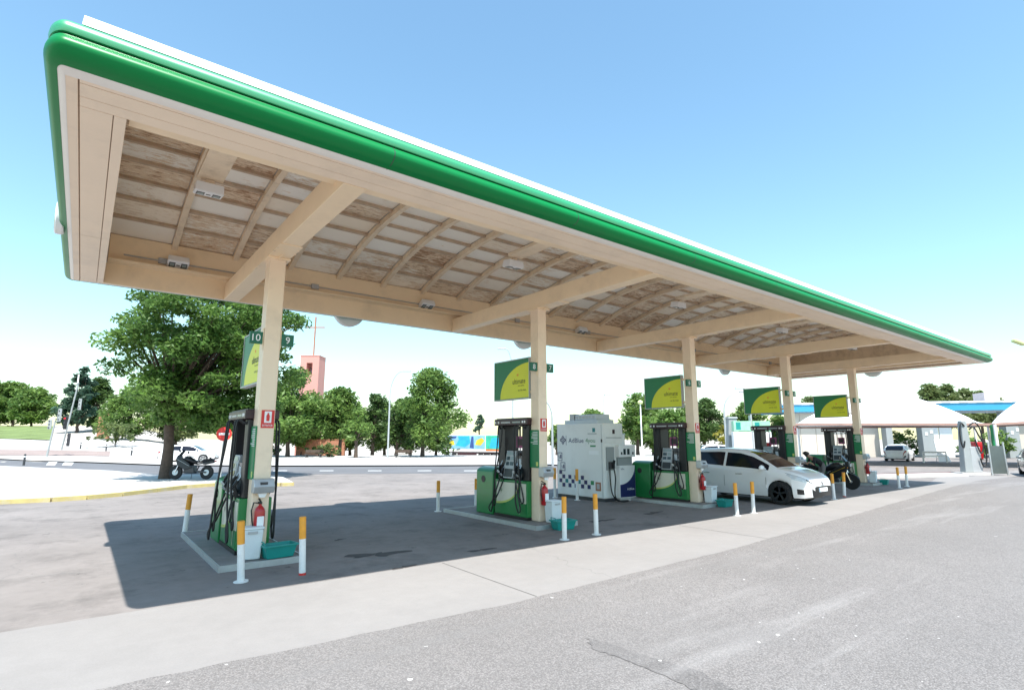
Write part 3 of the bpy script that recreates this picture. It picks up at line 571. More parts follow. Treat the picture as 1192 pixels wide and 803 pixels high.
# ------------------------------------------------------------------ fuel pumps
def arc_poly(y0, y1, z0, z1, n=10):                     # quarter-curve rising from (y0,z0) to (y1,z1)
    return [(y0 + (y1 - y0) * math.sin(R(90 * k / n)), z1 + (z0 - z1) * math.cos(R(90 * k / n))) for k in range(n + 1)]
def spline(key, k=5):
    key = [Vector(p) for p in key]; pts = []
    for i in range(len(key) - 1):
        p0, p1, p2, p3 = key[max(i - 1, 0)], key[i], key[i + 1], key[min(i + 2, len(key) - 1)]
        for j in range(k):
            u = j / k; pts.append(.5 * ((2 * p1) + (p2 - p0) * u + (2 * p0 - 5 * p1 + 4 * p2 - p3) * u * u + (3 * p1 - p0 - 3 * p2 + p3) * u ** 3))
    return pts + [key[-1]]
def make_pump(loc, label):
    t = thing('fuel_pump', label, 'fuel pump', loc, 0, 'fuel pumps on the islands')
    ya, yb = .13, 1.40
    MB().box(-.26, .26, ya, yb, 0, .06).build('plinth', M['black'], t)
    MB().box(-.25, .25, ya + .01, yb - .01, .06, .86).build('cabinet', M['pgreen'], t, bevel=.012)
    MB().box(-.17, .17, ya + .2, yb - .25, .86, 1.35).build('core', M['black'], t, bevel=.01)
    for a, b, nm in ((ya + .02, ya + .26, 0), (yb - .36, yb - .08, 1)):
        MB().box(-.2, .2, a, b, .86, 2.14).build('post', M['black'], t, bevel=.015)
    hd = MB().box(-.27, .27, ya - .02, yb, 2.14, 2.29).build('header', M['maroon'], t, bevel=.012)
    MB().box(-.23, .23, ya + .02, yb - .04, 2.29, 2.31).build('header_lid', M['dark'], t)
    for s in (-1, 1):
        def bx(a, b, z0, z1, p, q): return MB().box(min(s * p, s * q), max(s * p, s * q), a, b, z0, z1)
        # front panel: cream field, green sweep, black frame
        pa, pb = ya + .3, yb - .1
        bx(pa, pb, .1, .80, .25, .258).build('front_panel', M['pcream'], t)
        sw = arc_poly(pb, pa + .02, .34, .79)
        MB().prism([(pa, .1), (pb, .1)] + sw + [(pa, .79)], 'x', s * .258, s * .263).build('green_sweep', M['pgreen'], t)
        sw2 = [(y + .0, z) for y, z in sw]; lo = [(y, z - .045) for y, z in sw]
        MB().prism(sw2 + lo[::-1], 'x', s * .263, s * .266).build('lime_sweep', M['lime2'], t)
        mb = MB(); mb.text('bp', (s * .259, pb - .17, .62), (0, s, 0), (0, 0, 1), .11, None, .004); mb.build('lettering', M['pgreen'], t)
        bx(ya + .05, ya + .25, .36, .80, .25, .26).build('side_panel', M['pcream'], t)
        bx(ya + .05, ya + .25, .1, .352, .25, .26).build('side_panel', M['pgreen'], t)
        # display console
        sc = MB(); y0, y1 = .62, .98
        sc.add([(s * .17, y0, .88), (s * .31, y0, .90), (s * .19, y0, 1.54), (s * .1, y0, 1.54), (s * .17, y1, .88), (s * .31, y1, .90), (s * .19, y1, 1.54), (s * .1, y1, 1.54)],
               [(0, 1, 2, 3), (7, 6, 5, 4), (1, 5, 6, 2), (2, 6, 7, 3), (0, 3, 7, 4), (0, 4, 5, 1)])
        con = sc.build('display_console', M['grey'], t, bevel=.01)
        def onc(a, b, h0, h1, m, nm):                    # flat piece on the slanted console face
            f = lambda h: .31 - (.12) * (h - .90) / .64
            MB().add([(s * (f(h) + e), y, h) for e in (.0, .008) for h, y in ((h0, a), (h0, b), (h1, b), (h1, a))],
                     [(0, 1, 2, 3), (7, 6, 5, 4), (0, 4, 5, 1), (1, 5, 6, 2), (2, 6, 7, 3), (3, 7, 4, 0)]).build(nm, m, con)
        onc(.65, .95, .93, 1.12, M['black'], 'keypad'); onc(.66, .78, 1.2, 1.28, M['lcd'], 'display'); onc(.82, .94, 1.2, 1.28, M['lcd'], 'display')
        onc(.66, .78, 1.32, 1.4, M['screen'], 'display'); onc(.82, .94, 1.32, 1.4, M['lcd'], 'display'); onc(.66, .94, 1.44, 1.51, M['screen'], 'display')
        bx(.36, .60, .84, 1.42, .17, .2).build('nozzle_board', M['lcd'], t); bx(1.0, 1.25, .84, 1.2, .17, .2).build('nozzle_board', M['lcd'], t)
        bx(.42, .56, 1.18, 1.36, .2, .206).build('price_label', M['acblue'], t)
        # header print
        bx(.75, 1.12, 2.19, 2.225, .27, .274).build('header_strip', M['grey'], t); bx(.36, .68, 2.19, 2.225, .27, .274).build('header_strip', M['screen'], t)
        for y in (.2, .28, 1.22, 1.34): bx(y - .025, y + .025, 2.185, 2.235, .27, .275).build('header_mark', M['letter'], t)
        # nozzles in their holsters and hoses
        for k, (y, z, m) in enumerate(((.42, .93, 'black'), (.54, 1.0, 'pgreen'), (1.04, .93, 'black'), (1.16, 1.0, 'black'))):
            nz = MB().bar((s * .22, y, z - .1), (s * .3, y, z + .1), .05, .07).bar((s * .3, y, z + .1), (s * .24, y, z + .2), .045, .05).build('nozzle', M['black'], t, bevel=.01)
            MB().bar((s * .3, y, z + .02), (s * .345, y, z + .07), .052, .03).build('grip', M['letter' if k % 2 else 'grey'], nz)
            MB().tube([(s * .24, y, z + .2), (s * .2, y, z + .26), (s * .19, y, z + .3)], .014, 6).build('spout', M['steel'], nz, smooth=True)
            topy = .3 if k < 2 else 1.2; sag = (.42, .22, .3, .16)[k]; out = .3 + .05 * k
            pts = []
            A = Vector((s * .2, topy + (.12 if k % 2 else -.03) * (1 if k < 2 else -1), 2.06)); B = Vector((s * .27, y, z - .12))
            C1 = A + Vector((s * .12, (.08 if k < 2 else -.08), .06)); D = Vector((s * out, (y + topy) / 2 + (-.08 if k < 2 else .1), sag))
            key = [A, C1, C1 + Vector((s * .03, 0, -.35)), (C1 + D) / 2 + Vector((s * .04, 0, -.25)), D + Vector((0, -.06, .06)), D + Vector((0, .0, -.05)), D + Vector((0, .07, .05)), (D + B) / 2 + Vector((s * .03, .03, -.1)), B]
            for i in range(len(key) - 1):                 # Catmull-Rom through the key points
                p0, p1, p2, p3 = key[max(i - 1, 0)], key[i], key[i + 1], key[min(i + 2, len(key) - 1)]
                for j in range(5):
                    u = j / 5; pts.append(.5 * ((2 * p1) + (p2 - p0) * u + (2 * p0 - 5 * p1 + 4 * p2 - p3) * u * u + (3 * p1 - p0 - 3 * p2 + p3) * u ** 3))
            pts.append(B); MB().tube(pts, .0165, 7).build('hose', M['rubber'], t, smooth=True)
    fl = MB().box(-.02, .02, .56, .82, 1.6, 1.88).build('leaflet_board', M['pink'], t)
    MB().box(-.024, -.02, .6, .78, 1.66, 1.82).build('print', M['maroon'], fl)
    MB().tube([(0, .69, 1.88), (0, .69, 2.14)], .012, 6).build('hanger', M['dark'], t)
    # green side cabinet with a round black opening
    sc = MB(); prof = [(-.27, 0), (.27, 0), (.27, 1.0)] + [(.27 * math.cos(R(a)), 1.0 + .13 * math.sin(R(a))) for a in range(15, 180, 15)] + [(-.27, 1.0)]
    sc.prism(prof, 'y', 1.44, 2.16); cb = sc.build('side_cabinet', M['pgreen'], t, smooth=True, bevel=.02)
    for s in (-1, 1): MB().lathe([(0, s * .275), (.085, s * .277), (.085, s * .26)], (0, 1.85, .83), 18, 'x').build('opening', M['black'], cb)
    return t
pl_lab = ['nearest fuel pump, leftmost, in front of the big tree', 'second fuel pump from the left, beside the tank container', 'third fuel pump from the left, beside the white car', 'fourth fuel pump from the left, behind the white car', 'farthest fuel pump, behind the parked motorcycle']
IZ = .09
pump0 = None
for i, X in enumerate(PX):
    if pump0 is None: pump0 = make_pump((X, PY, IZ), pl_lab[0])
    else: copy_tree(pump0, None, (X, PY, IZ), 0, pl_lab[i])
ordn = ['nearest', 'second', 'third', 'fourth', 'farthest']
isl0 = None
for i, X in enumerate(PX):
    lb = 'low concrete pump island under the %s canopy column' % ordn[i]
    if isl0 is None:
        isl0 = thing('pump_island', lb, 'pump island', (X, PY, 0), 0, 'pump islands')
        MB().box(-.585, .585, -.565, 3.165, -.01, .085).build('slab', M['g_island'], isl0, bevel=.02)
        for a in ((-.61, -.588, -.59, 3.19), (.588, .61, -.59, 3.19), (-.588, .588, -.59, -.568), (-.588, .588, 3.168, 3.19)):
            MB().box(*a, -.01, .092).build('steel_edging', M['steel'], isl0)
    else: copy_tree(isl0, None, (X, PY, 0), 0, lb)
# flag signs and bay numbers
def make_flag(loc, label):
    t = thing('flag_sign', label, 'flag sign', loc, 0, 'green flag signs on the columns')
    ya, yb, za, zb = .3, 1.68, 0, .95
    MB().box(-.05, .05, ya, yb, za, zb).build('box', M['signgreen'], t, bevel=.006)
    fr = MB()
    for a, b, c, d in ((ya - .02, yb + .02, zb, zb + .025), (ya - .02, yb + .02, za - .025, za), (ya - .022, ya, za, zb), (yb, yb + .022, za, zb)): fr.box(-.06, .06, a, b, c, d)
    fr.build('frame', M['grey'], t)
    MB().box(-.03, .03, .13, ya - .02, .1, .16).box(-.03, .03, .13, ya - .02, .8, .86).build('bracket', M['cream'], t)
    for s in (-1, 1):
        cur = [(yb - .24 - (yb - .24 - ya) * math.sin(R(90 * k / 14)), .86 * (1 - math.cos(R(90 * k / 14))) if False else .84 * math.sin(R(90 * k / 14)) ** .0 * math.sin(R(90 * k / 14))) for k in range(15)]
        cur = [(ya + (yb - .24 - ya) * math.cos(R(90 * k / 14)), za + .01 + .84 * math.sin(R(90 * k / 14))) for k in range(15)]
        cur = [(max(ya + .004, y), z) for y, z in cur]
        MB().prism([(ya + .004, za + .01)] + cur, 'x', s * .05, s * .054).build('lime_field', M['lime'], t)
        MB().text('ultimate', (s * .054, ya + .38, .42), (0, s, 0), (0, 0, 1), .13, .5, .003).build('lettering', M['ink'], t)
        MB().text('con active', (s * .054, ya + .3, .31), (0, s, 0), (0, 0, 1), .035, .24, .003).text('te da mas', (s * .054, ya + .26, .2), (0, s, 0), (0, 0, 1), .05, .3, .003).build('small_lettering', M['ink'], t)
        MB().box(min(s * .054, s * .057), max(s * .054, s * .057), ya + .4, ya + .46, .55, .6).build('spark_mark', M['orange'], t)
    return t
flab = ['flag sign on the nearest column, seen almost edge-on against the tree', 'large green and lime flag sign on the second column', 'green and lime flag sign on the third column', 'green and lime flag sign on the fourth column', 'green and lime flag sign on the farthest column']
f0 = None
for i, X in enumerate(PX):
    if f0 is None: f0 = make_flag((X, PY, 2.88), flab[0])
    else: copy_tree(f0, None, (X, PY, 2.88), 0, flab[i])
for i, X in enumerate(PX):
    for s, num in ((-1, 10 - 2 * i), (1, 9 - 2 * i)):
        t = thing('bay_number', 'green number plate reading %d fixed on the %s side of the %s column' % (num, 'left' if s < 0 else 'right', ordn[i]), 'number plate', (X + s * .25, PY - .1, 3.56), 0, 'bay number plates')
        MB().box(-.1, .1, -.035, .035, -.1, .1).build('plate', M['plate'], t, bevel=.006)
        MB().text(str(num), (0, -.035, 0), (1, 0, 0), (0, 0, 1), .115, None, .003).build('numeral', M['letter'], t)
        MB().text(str(num), (0, .035, 0), (-1, 0, 0), (0, 0, 1), .115, None, .003).build('numeral', M['letter'], t)
        a = -s * .1; b = -s * .12
        MB().prism([(-s * .101, .17), (-s * .115, .17), (-s * .115, -.2), (-s * .101, -.12)], 'y', -.02, .02).build('bracket', M['cream'], t)
# things fixed to or standing by each column
for i, X in enumerate(PX):
    f = PY - .14
    t = thing('extinguisher_sign', 'red fire extinguisher sign on the %s column' % ordn[i], 'sign', (X + .02, f, 2.08), 0, 'red extinguisher signs')
    MB().box(-.1, .1, -.008, 0, 0, .29).build('plate', M['redsign'], t)
    MB().box(-.055, .055, -.011, -.008, .085, .27).build('pictogram_field', M['letter'], t)
    MB().lathe([(0, 0), (.024, .004), (.026, .09), (.012, .115), (.012, .135), (0, .136)], (0, -.012, .11), 10).build('pictogram', M['redsign'], t)
    MB().text('EXTINTOR', (0, -.008, .04), (1, 0, 0), (0, 0, 1), .035, .16, .003).build('lettering', M['letter'], t)
    t = thing('info_board', 'narrow green safety notice board on the %s column' % ordn[i], 'notice board', (X - .13, PY, 1.26), 0, 'green notice boards')
    MB().box(-.02, 0, -.15, .18, 0, .85).build('panel', M['signgreen'], t, bevel=.004)
    mb = MB(); rr = random.Random(3)
    for k in range(9):
        z = .8 - k * .033; mb.box(-.022, -.02, -.12, .02 + rr.uniform(0, .13), z - .009, z + .004)
    mb.build('text_lines', M['letter'], t)
    MB().box(-.022, -.02, -.13, -.06, .04, .13).build('label', M['lime2'], t)
    t = thing('towel_dispenser', 'grey paper towel dispenser on the %s column' % ordn[i], 'dispenser', (X + .0, f, 1.06), 0, 'paper towel dispensers')
    MB().prism([(0, 0), (0, .22), (-.14, .22), (-.2, .1), (-.16, .0)], 'x', -.15, .16).build('housing', M['steel'], t, bevel=.012)
    MB().taper((0, -.09), (.04, .012), (.07, .02), -.07, .0).build('paper', M['letter'], t)
    MB().box(-.06, .05, -.19, -.168, .13, .17).build('label', M['dark'], t)
    # extinguisher hung on the column
    t = thing('fire_extinguisher', 'red fire extinguisher hung on the %s column' % ordn[i], 'fire extinguisher', (X - .02 if i != 1 else X - .06, f - .1, .45), 0, 'red fire extinguishers')
    MB().lathe([(0, 0), (.07, .004), (.08, .02), (.08, .33), (.07, .37), (.04, .405), (.024, .42), (.024, .44)], (0, 0, 0), 20).build('cylinder', M['red'], t, smooth=True)
    MB().box(-.022, .022, -.03, .03, .44, .475).bar((0, -.02, .475), (0, .11, .52), .03, .014).bar((0, -.02, .46), (0, .1, .465), .03, .012).build('valve', M['black'], t, bevel=.004)
    MB().tube([(-.02, 0, .455), (-.1, -.02, .47), (-.13, -.02, .35), (-.11, -.02, .2), (-.088, -.02, .1)], .011, 7).build('hose', M['rubber'], t, smooth=True)
    MB().box(-.05, .05, -.083, -.078, .12, .26).build('label', M['letter'], t)
    MB().box(-.03, .03, .075, .1, .2, .3).build('hanger', M['dark'], t)
    # white bin and teal tray
    bx_, by_ = [(2.24, 9.45), (8.44, 9.36), (14.62, 9.4), (20.7, 9.4), (26.75, 9.4)][i]
    t = thing('white_bin', 'white plastic waste bin at the foot of the %s column' % ordn[i], 'bin', (bx_, by_, .092), R(4 * i - 6), 'white bins by the columns')
    MB().taper((0, 0), (.13, .115), (.155, .14), 0, .44).build('body', M['binwhite'], t, bevel=.02)
    MB().box(-.168, .168, -.152, .152, .44, .475).build('lid', M['binwhite'], t, bevel=.015)
    MB().box(-.07, .07, -.156, -.152, .38, .42).build('handle', M['grey'], t)
    tx, ty = [(2.72, 9.3), (8.35, 8.95), (14.72, 9.02), (20.9, 9.05), (27.2, 9.15)][i]
    zt = .092 if abs(tx - X) < .4 and ty > 9.35 else (.092 if abs(tx - X) < .3 else .0)
    zt = .092 if (abs(tx - X) < .36 and ty > 9.3) else .004
    if i == 0: zt = .092; tx = 2.62; ty = 9.34
    t = thing('teal_tub', 'teal plastic washing tub in front of the %s column' % ordn[i], 'tub', (tx, ty, zt), R([6, -8, 5, 0, 10][i]), 'teal tubs by the columns')
    mb = MB(); a, b, hh, th = (.2, .11), (.245, .145), .19, .014
    vs = []
    for (hx, hy), z in ((a, 0), (b, hh), ((b[0] - th, b[1] - th), hh), ((a[0] - th, a[1] - th), .015)): vs += [(-hx, -hy, z), (hx, -hy, z), (hx, hy, z), (-hx, hy, z)]
    fs = [(3, 2, 1, 0), (12, 13, 14, 15)] + [(r * 4 + k, r * 4 + (k + 1) % 4, r * 4 + 4 + (k + 1) % 4, r * 4 + 4 + k) for r in range(3) for k in range(4)]
    mb.add(vs, fs).build('body', M['teal'], t, bevel=.008)
    rim = MB()
    for s in (-1, 1): rim.box(-.262, .262, s * .153 - .012, s * .153 + .012, .172, .196); rim.box(s * .253 - .012, s * .253 + .012, -.14, .14, .172, .196)
    rim.build('rim', M['teal'], t, bevel=.004)
    MB().tube([(-.235, -.1, .19), (-.26, -.08, .25), (-.26, .08, .25), (-.235, .1, .19)], .009, 6).build('handle', M['teal'], t, smooth=True)
# bollards
BO = [((1.91, 8.43), 'leaning orange topped bollard before the nearest pump, left of the pair', (R(4), R(-2))), ((2.69, 8.32), 'orange topped bollard before the nearest pump, right of the pair', (R(1), R(3))),
      ((1.84, 13.1), 'orange topped bollard behind the nearest pump', (0, R(3))), ((7.53, 8.04), 'left of the two white bollards before the second pump', (0, 0)), ((8.43, 8.06), 'right of the two white bollards before the second pump', (0, R(1))),
      ((7.72, 13.15), 'worn yellow topped bollard left of the second pump', (0, 0)), ((8.98, 13.2), 'bollard half hidden behind the second pump cabinet', (0, 0)), ((13.27, 7.81), 'left of the two bollards in front of the white car', (0, R(-2))), ((14.06, 7.81), 'right of the two bollards in front of the white car', (0, R(-1))),
      ((19.27, 7.95), 'left of the two bollards in front of the motorcycle', (0, R(-2))), ((20.39, 8.08), 'right of the two bollards in front of the motorcycle', (0, R(-3))), ((25.65, 8.13), 'left of the two farthest bollards', (0, 0)), ((26.82, 8.22), 'right of the two farthest bollards', (0, R(-2))),
      (tuple(gz(672, 582)[:2]), 'bollard in front of the chequered tank wall', (0, 0)), (tuple(gz(646, 579)[:2]), 'bollard at the left corner of the tank container', (0, 0))]
for (x, y), lb, (ta, tb) in BO:
    hgt = .96 if 'tank' in lb else .8
    t = thing('bollard', lb, 'bollard', (x, y, 0), 0, 'white bollards with orange tops'); t.rotation_euler = (ta, tb, rnd.uniform(0, 6))
    r = .047
    MB().lathe([(r, -.02), (r, hgt * .62)], n=18).build('post', M['bwhite'], t, smooth=True)
    MB().lathe([(r + .001, hgt * .62), (r + .001, hgt - .004), (r - .004, hgt), (0, hgt)], n=18).build('top_band', M['orange'], t, smooth=True)
    if rnd.random() < .65: MB().lathe([(.095, -.02), (.095, .012), (.05, .016)], n=18).build('base_plate', M['bwhite'], t, smooth=True)
    else: MB().lathe([(r + .003, -.02), (r + .003, .03), (r, .031)], n=18).build('base_ring', M['redsign'], t, smooth=True)

# ------------------------------------------------------------------ AdBlue container, its dispenser, the green bin
t = thing('adblue_tank', 'light grey AdBlue tank container with chequered wall beside the second pump', 'tank container', (12.85, 11.9, 0))
ax, ay = .92, 2.12
MB().box(.02, ax, .02, ay, 0, .1).build('skid', M['dark'], t)
MB().box(0, ax, 0, ay, .1, 2.4).build('body', M['tank'], t, bevel=.02)
MB().box(-.006, 0, .06, .075, .14, 2.36).build('panel_seam', M['grey'], t)
MB().box(-.006, -.001, ay - .02, ay - .008, .14, 2.36).build('panel_seam', M['grey'], t)
xd, yd = (0, -1, 0), (0, 0, 1)
MB().text('AdBlue', (-.0, 1.2, 1.86), xd, yd, .15, .70, .004).build('lettering', M['navy'], t)
MB().text('4you', (-.0, .55, 1.84), xd, yd, .18, .42, .004).build('lettering', M['greenprint'], t)
MB().box(-.006, 0, 1.66, 1.67, 1.7, 2.02).build('logo_rule', M['navy'], t)
for dy, dz in ((0, .085), (.085, 0), (0, -.085), (-.085, 0)):
    c = (1.82 + dy, 1.87 + dz); mb = MB()
    o_ = [(c[0], c[1] + .07), (c[0] + .07, c[1]), (c[0], c[1] - .07), (c[0] - .07, c[1])]; i_ = [(c[0], c[1] + .03), (c[0] + .03, c[1]), (c[0], c[1] - .03), (c[0] - .03, c[1])]
    mb.add([(-.005, *p) for p in o_] + [(-.005, *p) for p in i_], [(k, (k + 1) % 4, (k + 1) % 4 + 4, k + 4) for k in range(4)]); mb.build('logo_diamond', M['navy'], t)
MB().box(-.005, 0, .32, .56, 1.66, 1.71).build('logo_underline', M['greenprint'], t)
MB().box(-.006, 0, .2, .62, 1.42, 1.54).build('notice', M['letter'], t)
MB().box(-.005, 0, .33, .45, 2.12, 2.25).build('emblem', M['tealprint'], t); MB().box(-.005, 0, .27, .66, 2.05, 2.09).build('emblem_caption', M['grey'], t)
rr = random.Random(5)
pat = ['1...........', '.1.1.1.1....', '1.2.1.1.1.3.', '.2.1.1.1.1..', ]
pat = ['N..........', '.N.N.N.N...', 'N.T.N.T.N.G', '.N.N.N.N.N.']
for r, row in enumerate(pat):
    for c, ch in enumerate(row):
        if ch != '.':
            y1 = 2.02 - c * .145; z1 = .88 - r * .135
            MB().box(-.005, 0, y1 - .135, y1, z1 - .125, z1).build('chequer', M[{'N': 'navy', 'T': 'tealprint', 'G': 'greenprint'}[ch]], t)
for y, z in ((1.98, 1.32), (1.84, 1.0)):                 # pictogram outlines
    mb = MB(); w, h = .11, .14
    for a, b, c, d in ((y - w, y + w, z + h - .02, z + h), (y - w, y + w, z - h, z - h + .02), (y - w, y - w + .02, z - h + .02, z + h - .02), (y + w - .02, y + w, z - h + .02, z + h - .02)): mb.box(-.005, 0, a, b, c, d)
    mb.bar((-.003, y - .04, z - .06), (-.003, y - .04, z + .07), .05, .004, (1, 0, 0)); mb.bar((-.003, y + .02, z - .06), (-.003, y + .05, z + .04), .02, .004, (1, 0, 0))
    mb.build('pictogram', M['navy'], t)
MB().box(-.01, 0, .14, .36, .32, .58).build('red_frame', M['brick'], t); MB().box(-.014, -.01, .19, .31, .37, .53).build('gauge', M['grey'], t)
MB().box(-.012, 0, .04, .09, 1.8, 1.9).build('lock', M['dark'], t)
for a, b, c, d in ((.02, .9, 1.78, 2.38), (.02, .46, .12, 1.74)): MB().box(a, b, -.012, 0, c, d).build('front_door', M['tank'], t, bevel=.006)
MB().box(.42, .53, -.016, -.012, 2.07, 2.2).build('emblem', M['maroon'], t); MB().box(.12, .84, -.016, -.012, 1.93, 1.96).build('caption', M['grey'], t)
MB().box(.09, .44, -.05, -.012, .95, 1.66).build('nozzle_bay', M['concgrey'], t, bevel=.01)
MB().box(.16, .38, -.12, -.05, 1.0, 1.2).build('nozzle_holder', M['dark'], t)
nz = MB().bar((.27, -.14, 1.02), (.27, -.2, 1.26), .05, .07).build('nozzle', M['black'], t, bevel=.01)
hp = [(.27, -.17, 1.0), (.27, -.22, .7), (.25, -.2, .35), (.27, -.22, .12), (.42, -.32, .03), (.62, -.36, .03), (.72, -.3, .03), (.55, -.22, .03), (.34, -.18, .06), (.2, -.12, .3), (.16, -.1, .8), (.2, -.08, 1.2)]
pts = []
for i in range(len(hp) - 1):
    p0, p1, p2, p3 = [Vector(hp[max(0, min(len(hp) - 1, i + k))]) for k in (-1, 0, 1, 2)]
    for j in range(5):
        u = j / 5; pts.append(.5 * ((2 * p1) + (p2 - p0) * u + (2 * p0 - 5 * p1 + 4 * p2 - p3) * u * u + (3 * p1 - p0 - 3 * p2 + p3) * u ** 3))
MB().tube(pts, .02, 8).build('hose', M['rubber'], t, smooth=True)
t = thing('cooling_unit', 'pale blue grey cooling unit on top of the tank container', 'cooling unit', (13.3, 12.95, 2.4))
MB().box(-.38, .4, -.75, .75, 0, .12).build('base', M['acblue'], t, bevel=.01); MB().box(-.28, .38, -.6, .35, .12, .3).build('casing', M['acblue'], t, bevel=.02)
MB().box(-.3, -.05, .38, .6, .12, .33).build('duct', M['grey'], t, bevel=.01)
for k in range(6): MB().box(-.285, -.28, -.55 + k * .15, -.43 + k * .15, .17, .25).build('louvre', M['grey'], t)
t = thing('adblue_dispenser', 'white and navy AdBlue dispenser at the corner of the tank container', 'dispenser', (13.37, 11.72, 0))
MB().box(0, .78, 0, .42, 0, .1).build('plinth', M['kerb'], t); MB().box(.02, .76, .02, .4, .1, 1.08).build('cabinet', M['white'], t, bevel=.012)
cur = [(.03 + .71 * math.sin(R(90 * k / 10)), .5 + .56 * (1 - math.cos(R(90 * k / 10)))) for k in range(11)]
MB().prism([(.03, .12), (.74, .12)] + cur[::-1], 'y', .014, .02).build('navy_sweep', M['navy'], t)
MB().text('AdBlue', (.5, .012, .36), (1, 0, 0), (0, 0, 1), .07, .34, .004).build('lettering', M['letter'], t)
MB().text('AdBlue', (.15, .018, .98), (1, 0, 0), (0, 0, 1), .05, .16, .004).build('lettering', M['navy'], t)
MB().box(.06, .72, .1, .36, 1.08, 1.34).build('window_band', M['concgrey'], t); MB().box(0, .78, 0, .42, 1.34, 1.72).build('head', M['white'], t, bevel=.015)
for a, b in ((.2, .31), (.38, .49)): MB().box(a, b, -.006, 0, 1.42, 1.6).build('display', M['lcd'], t)
for a in (.08, .62): MB().box(a, a + .07, -.006, 0, 1.42, 1.5).build('display', M['dark'], t)
t = thing('service_cabinet', 'plain white cabinet behind the AdBlue dispenser', 'cabinet', (13.9, 12.35, 0)); MB().box(0, .5, 0, .4, 0, 2.05).build('body', M['white'], t, bevel=.015); MB().box(-.01, .51, -.01, .41, 2.05, 2.09).build('cap', M['acblue'], t); MB().box(.04, .46, -.008, 0, .3, 1.9).build('door', M['white'], t)

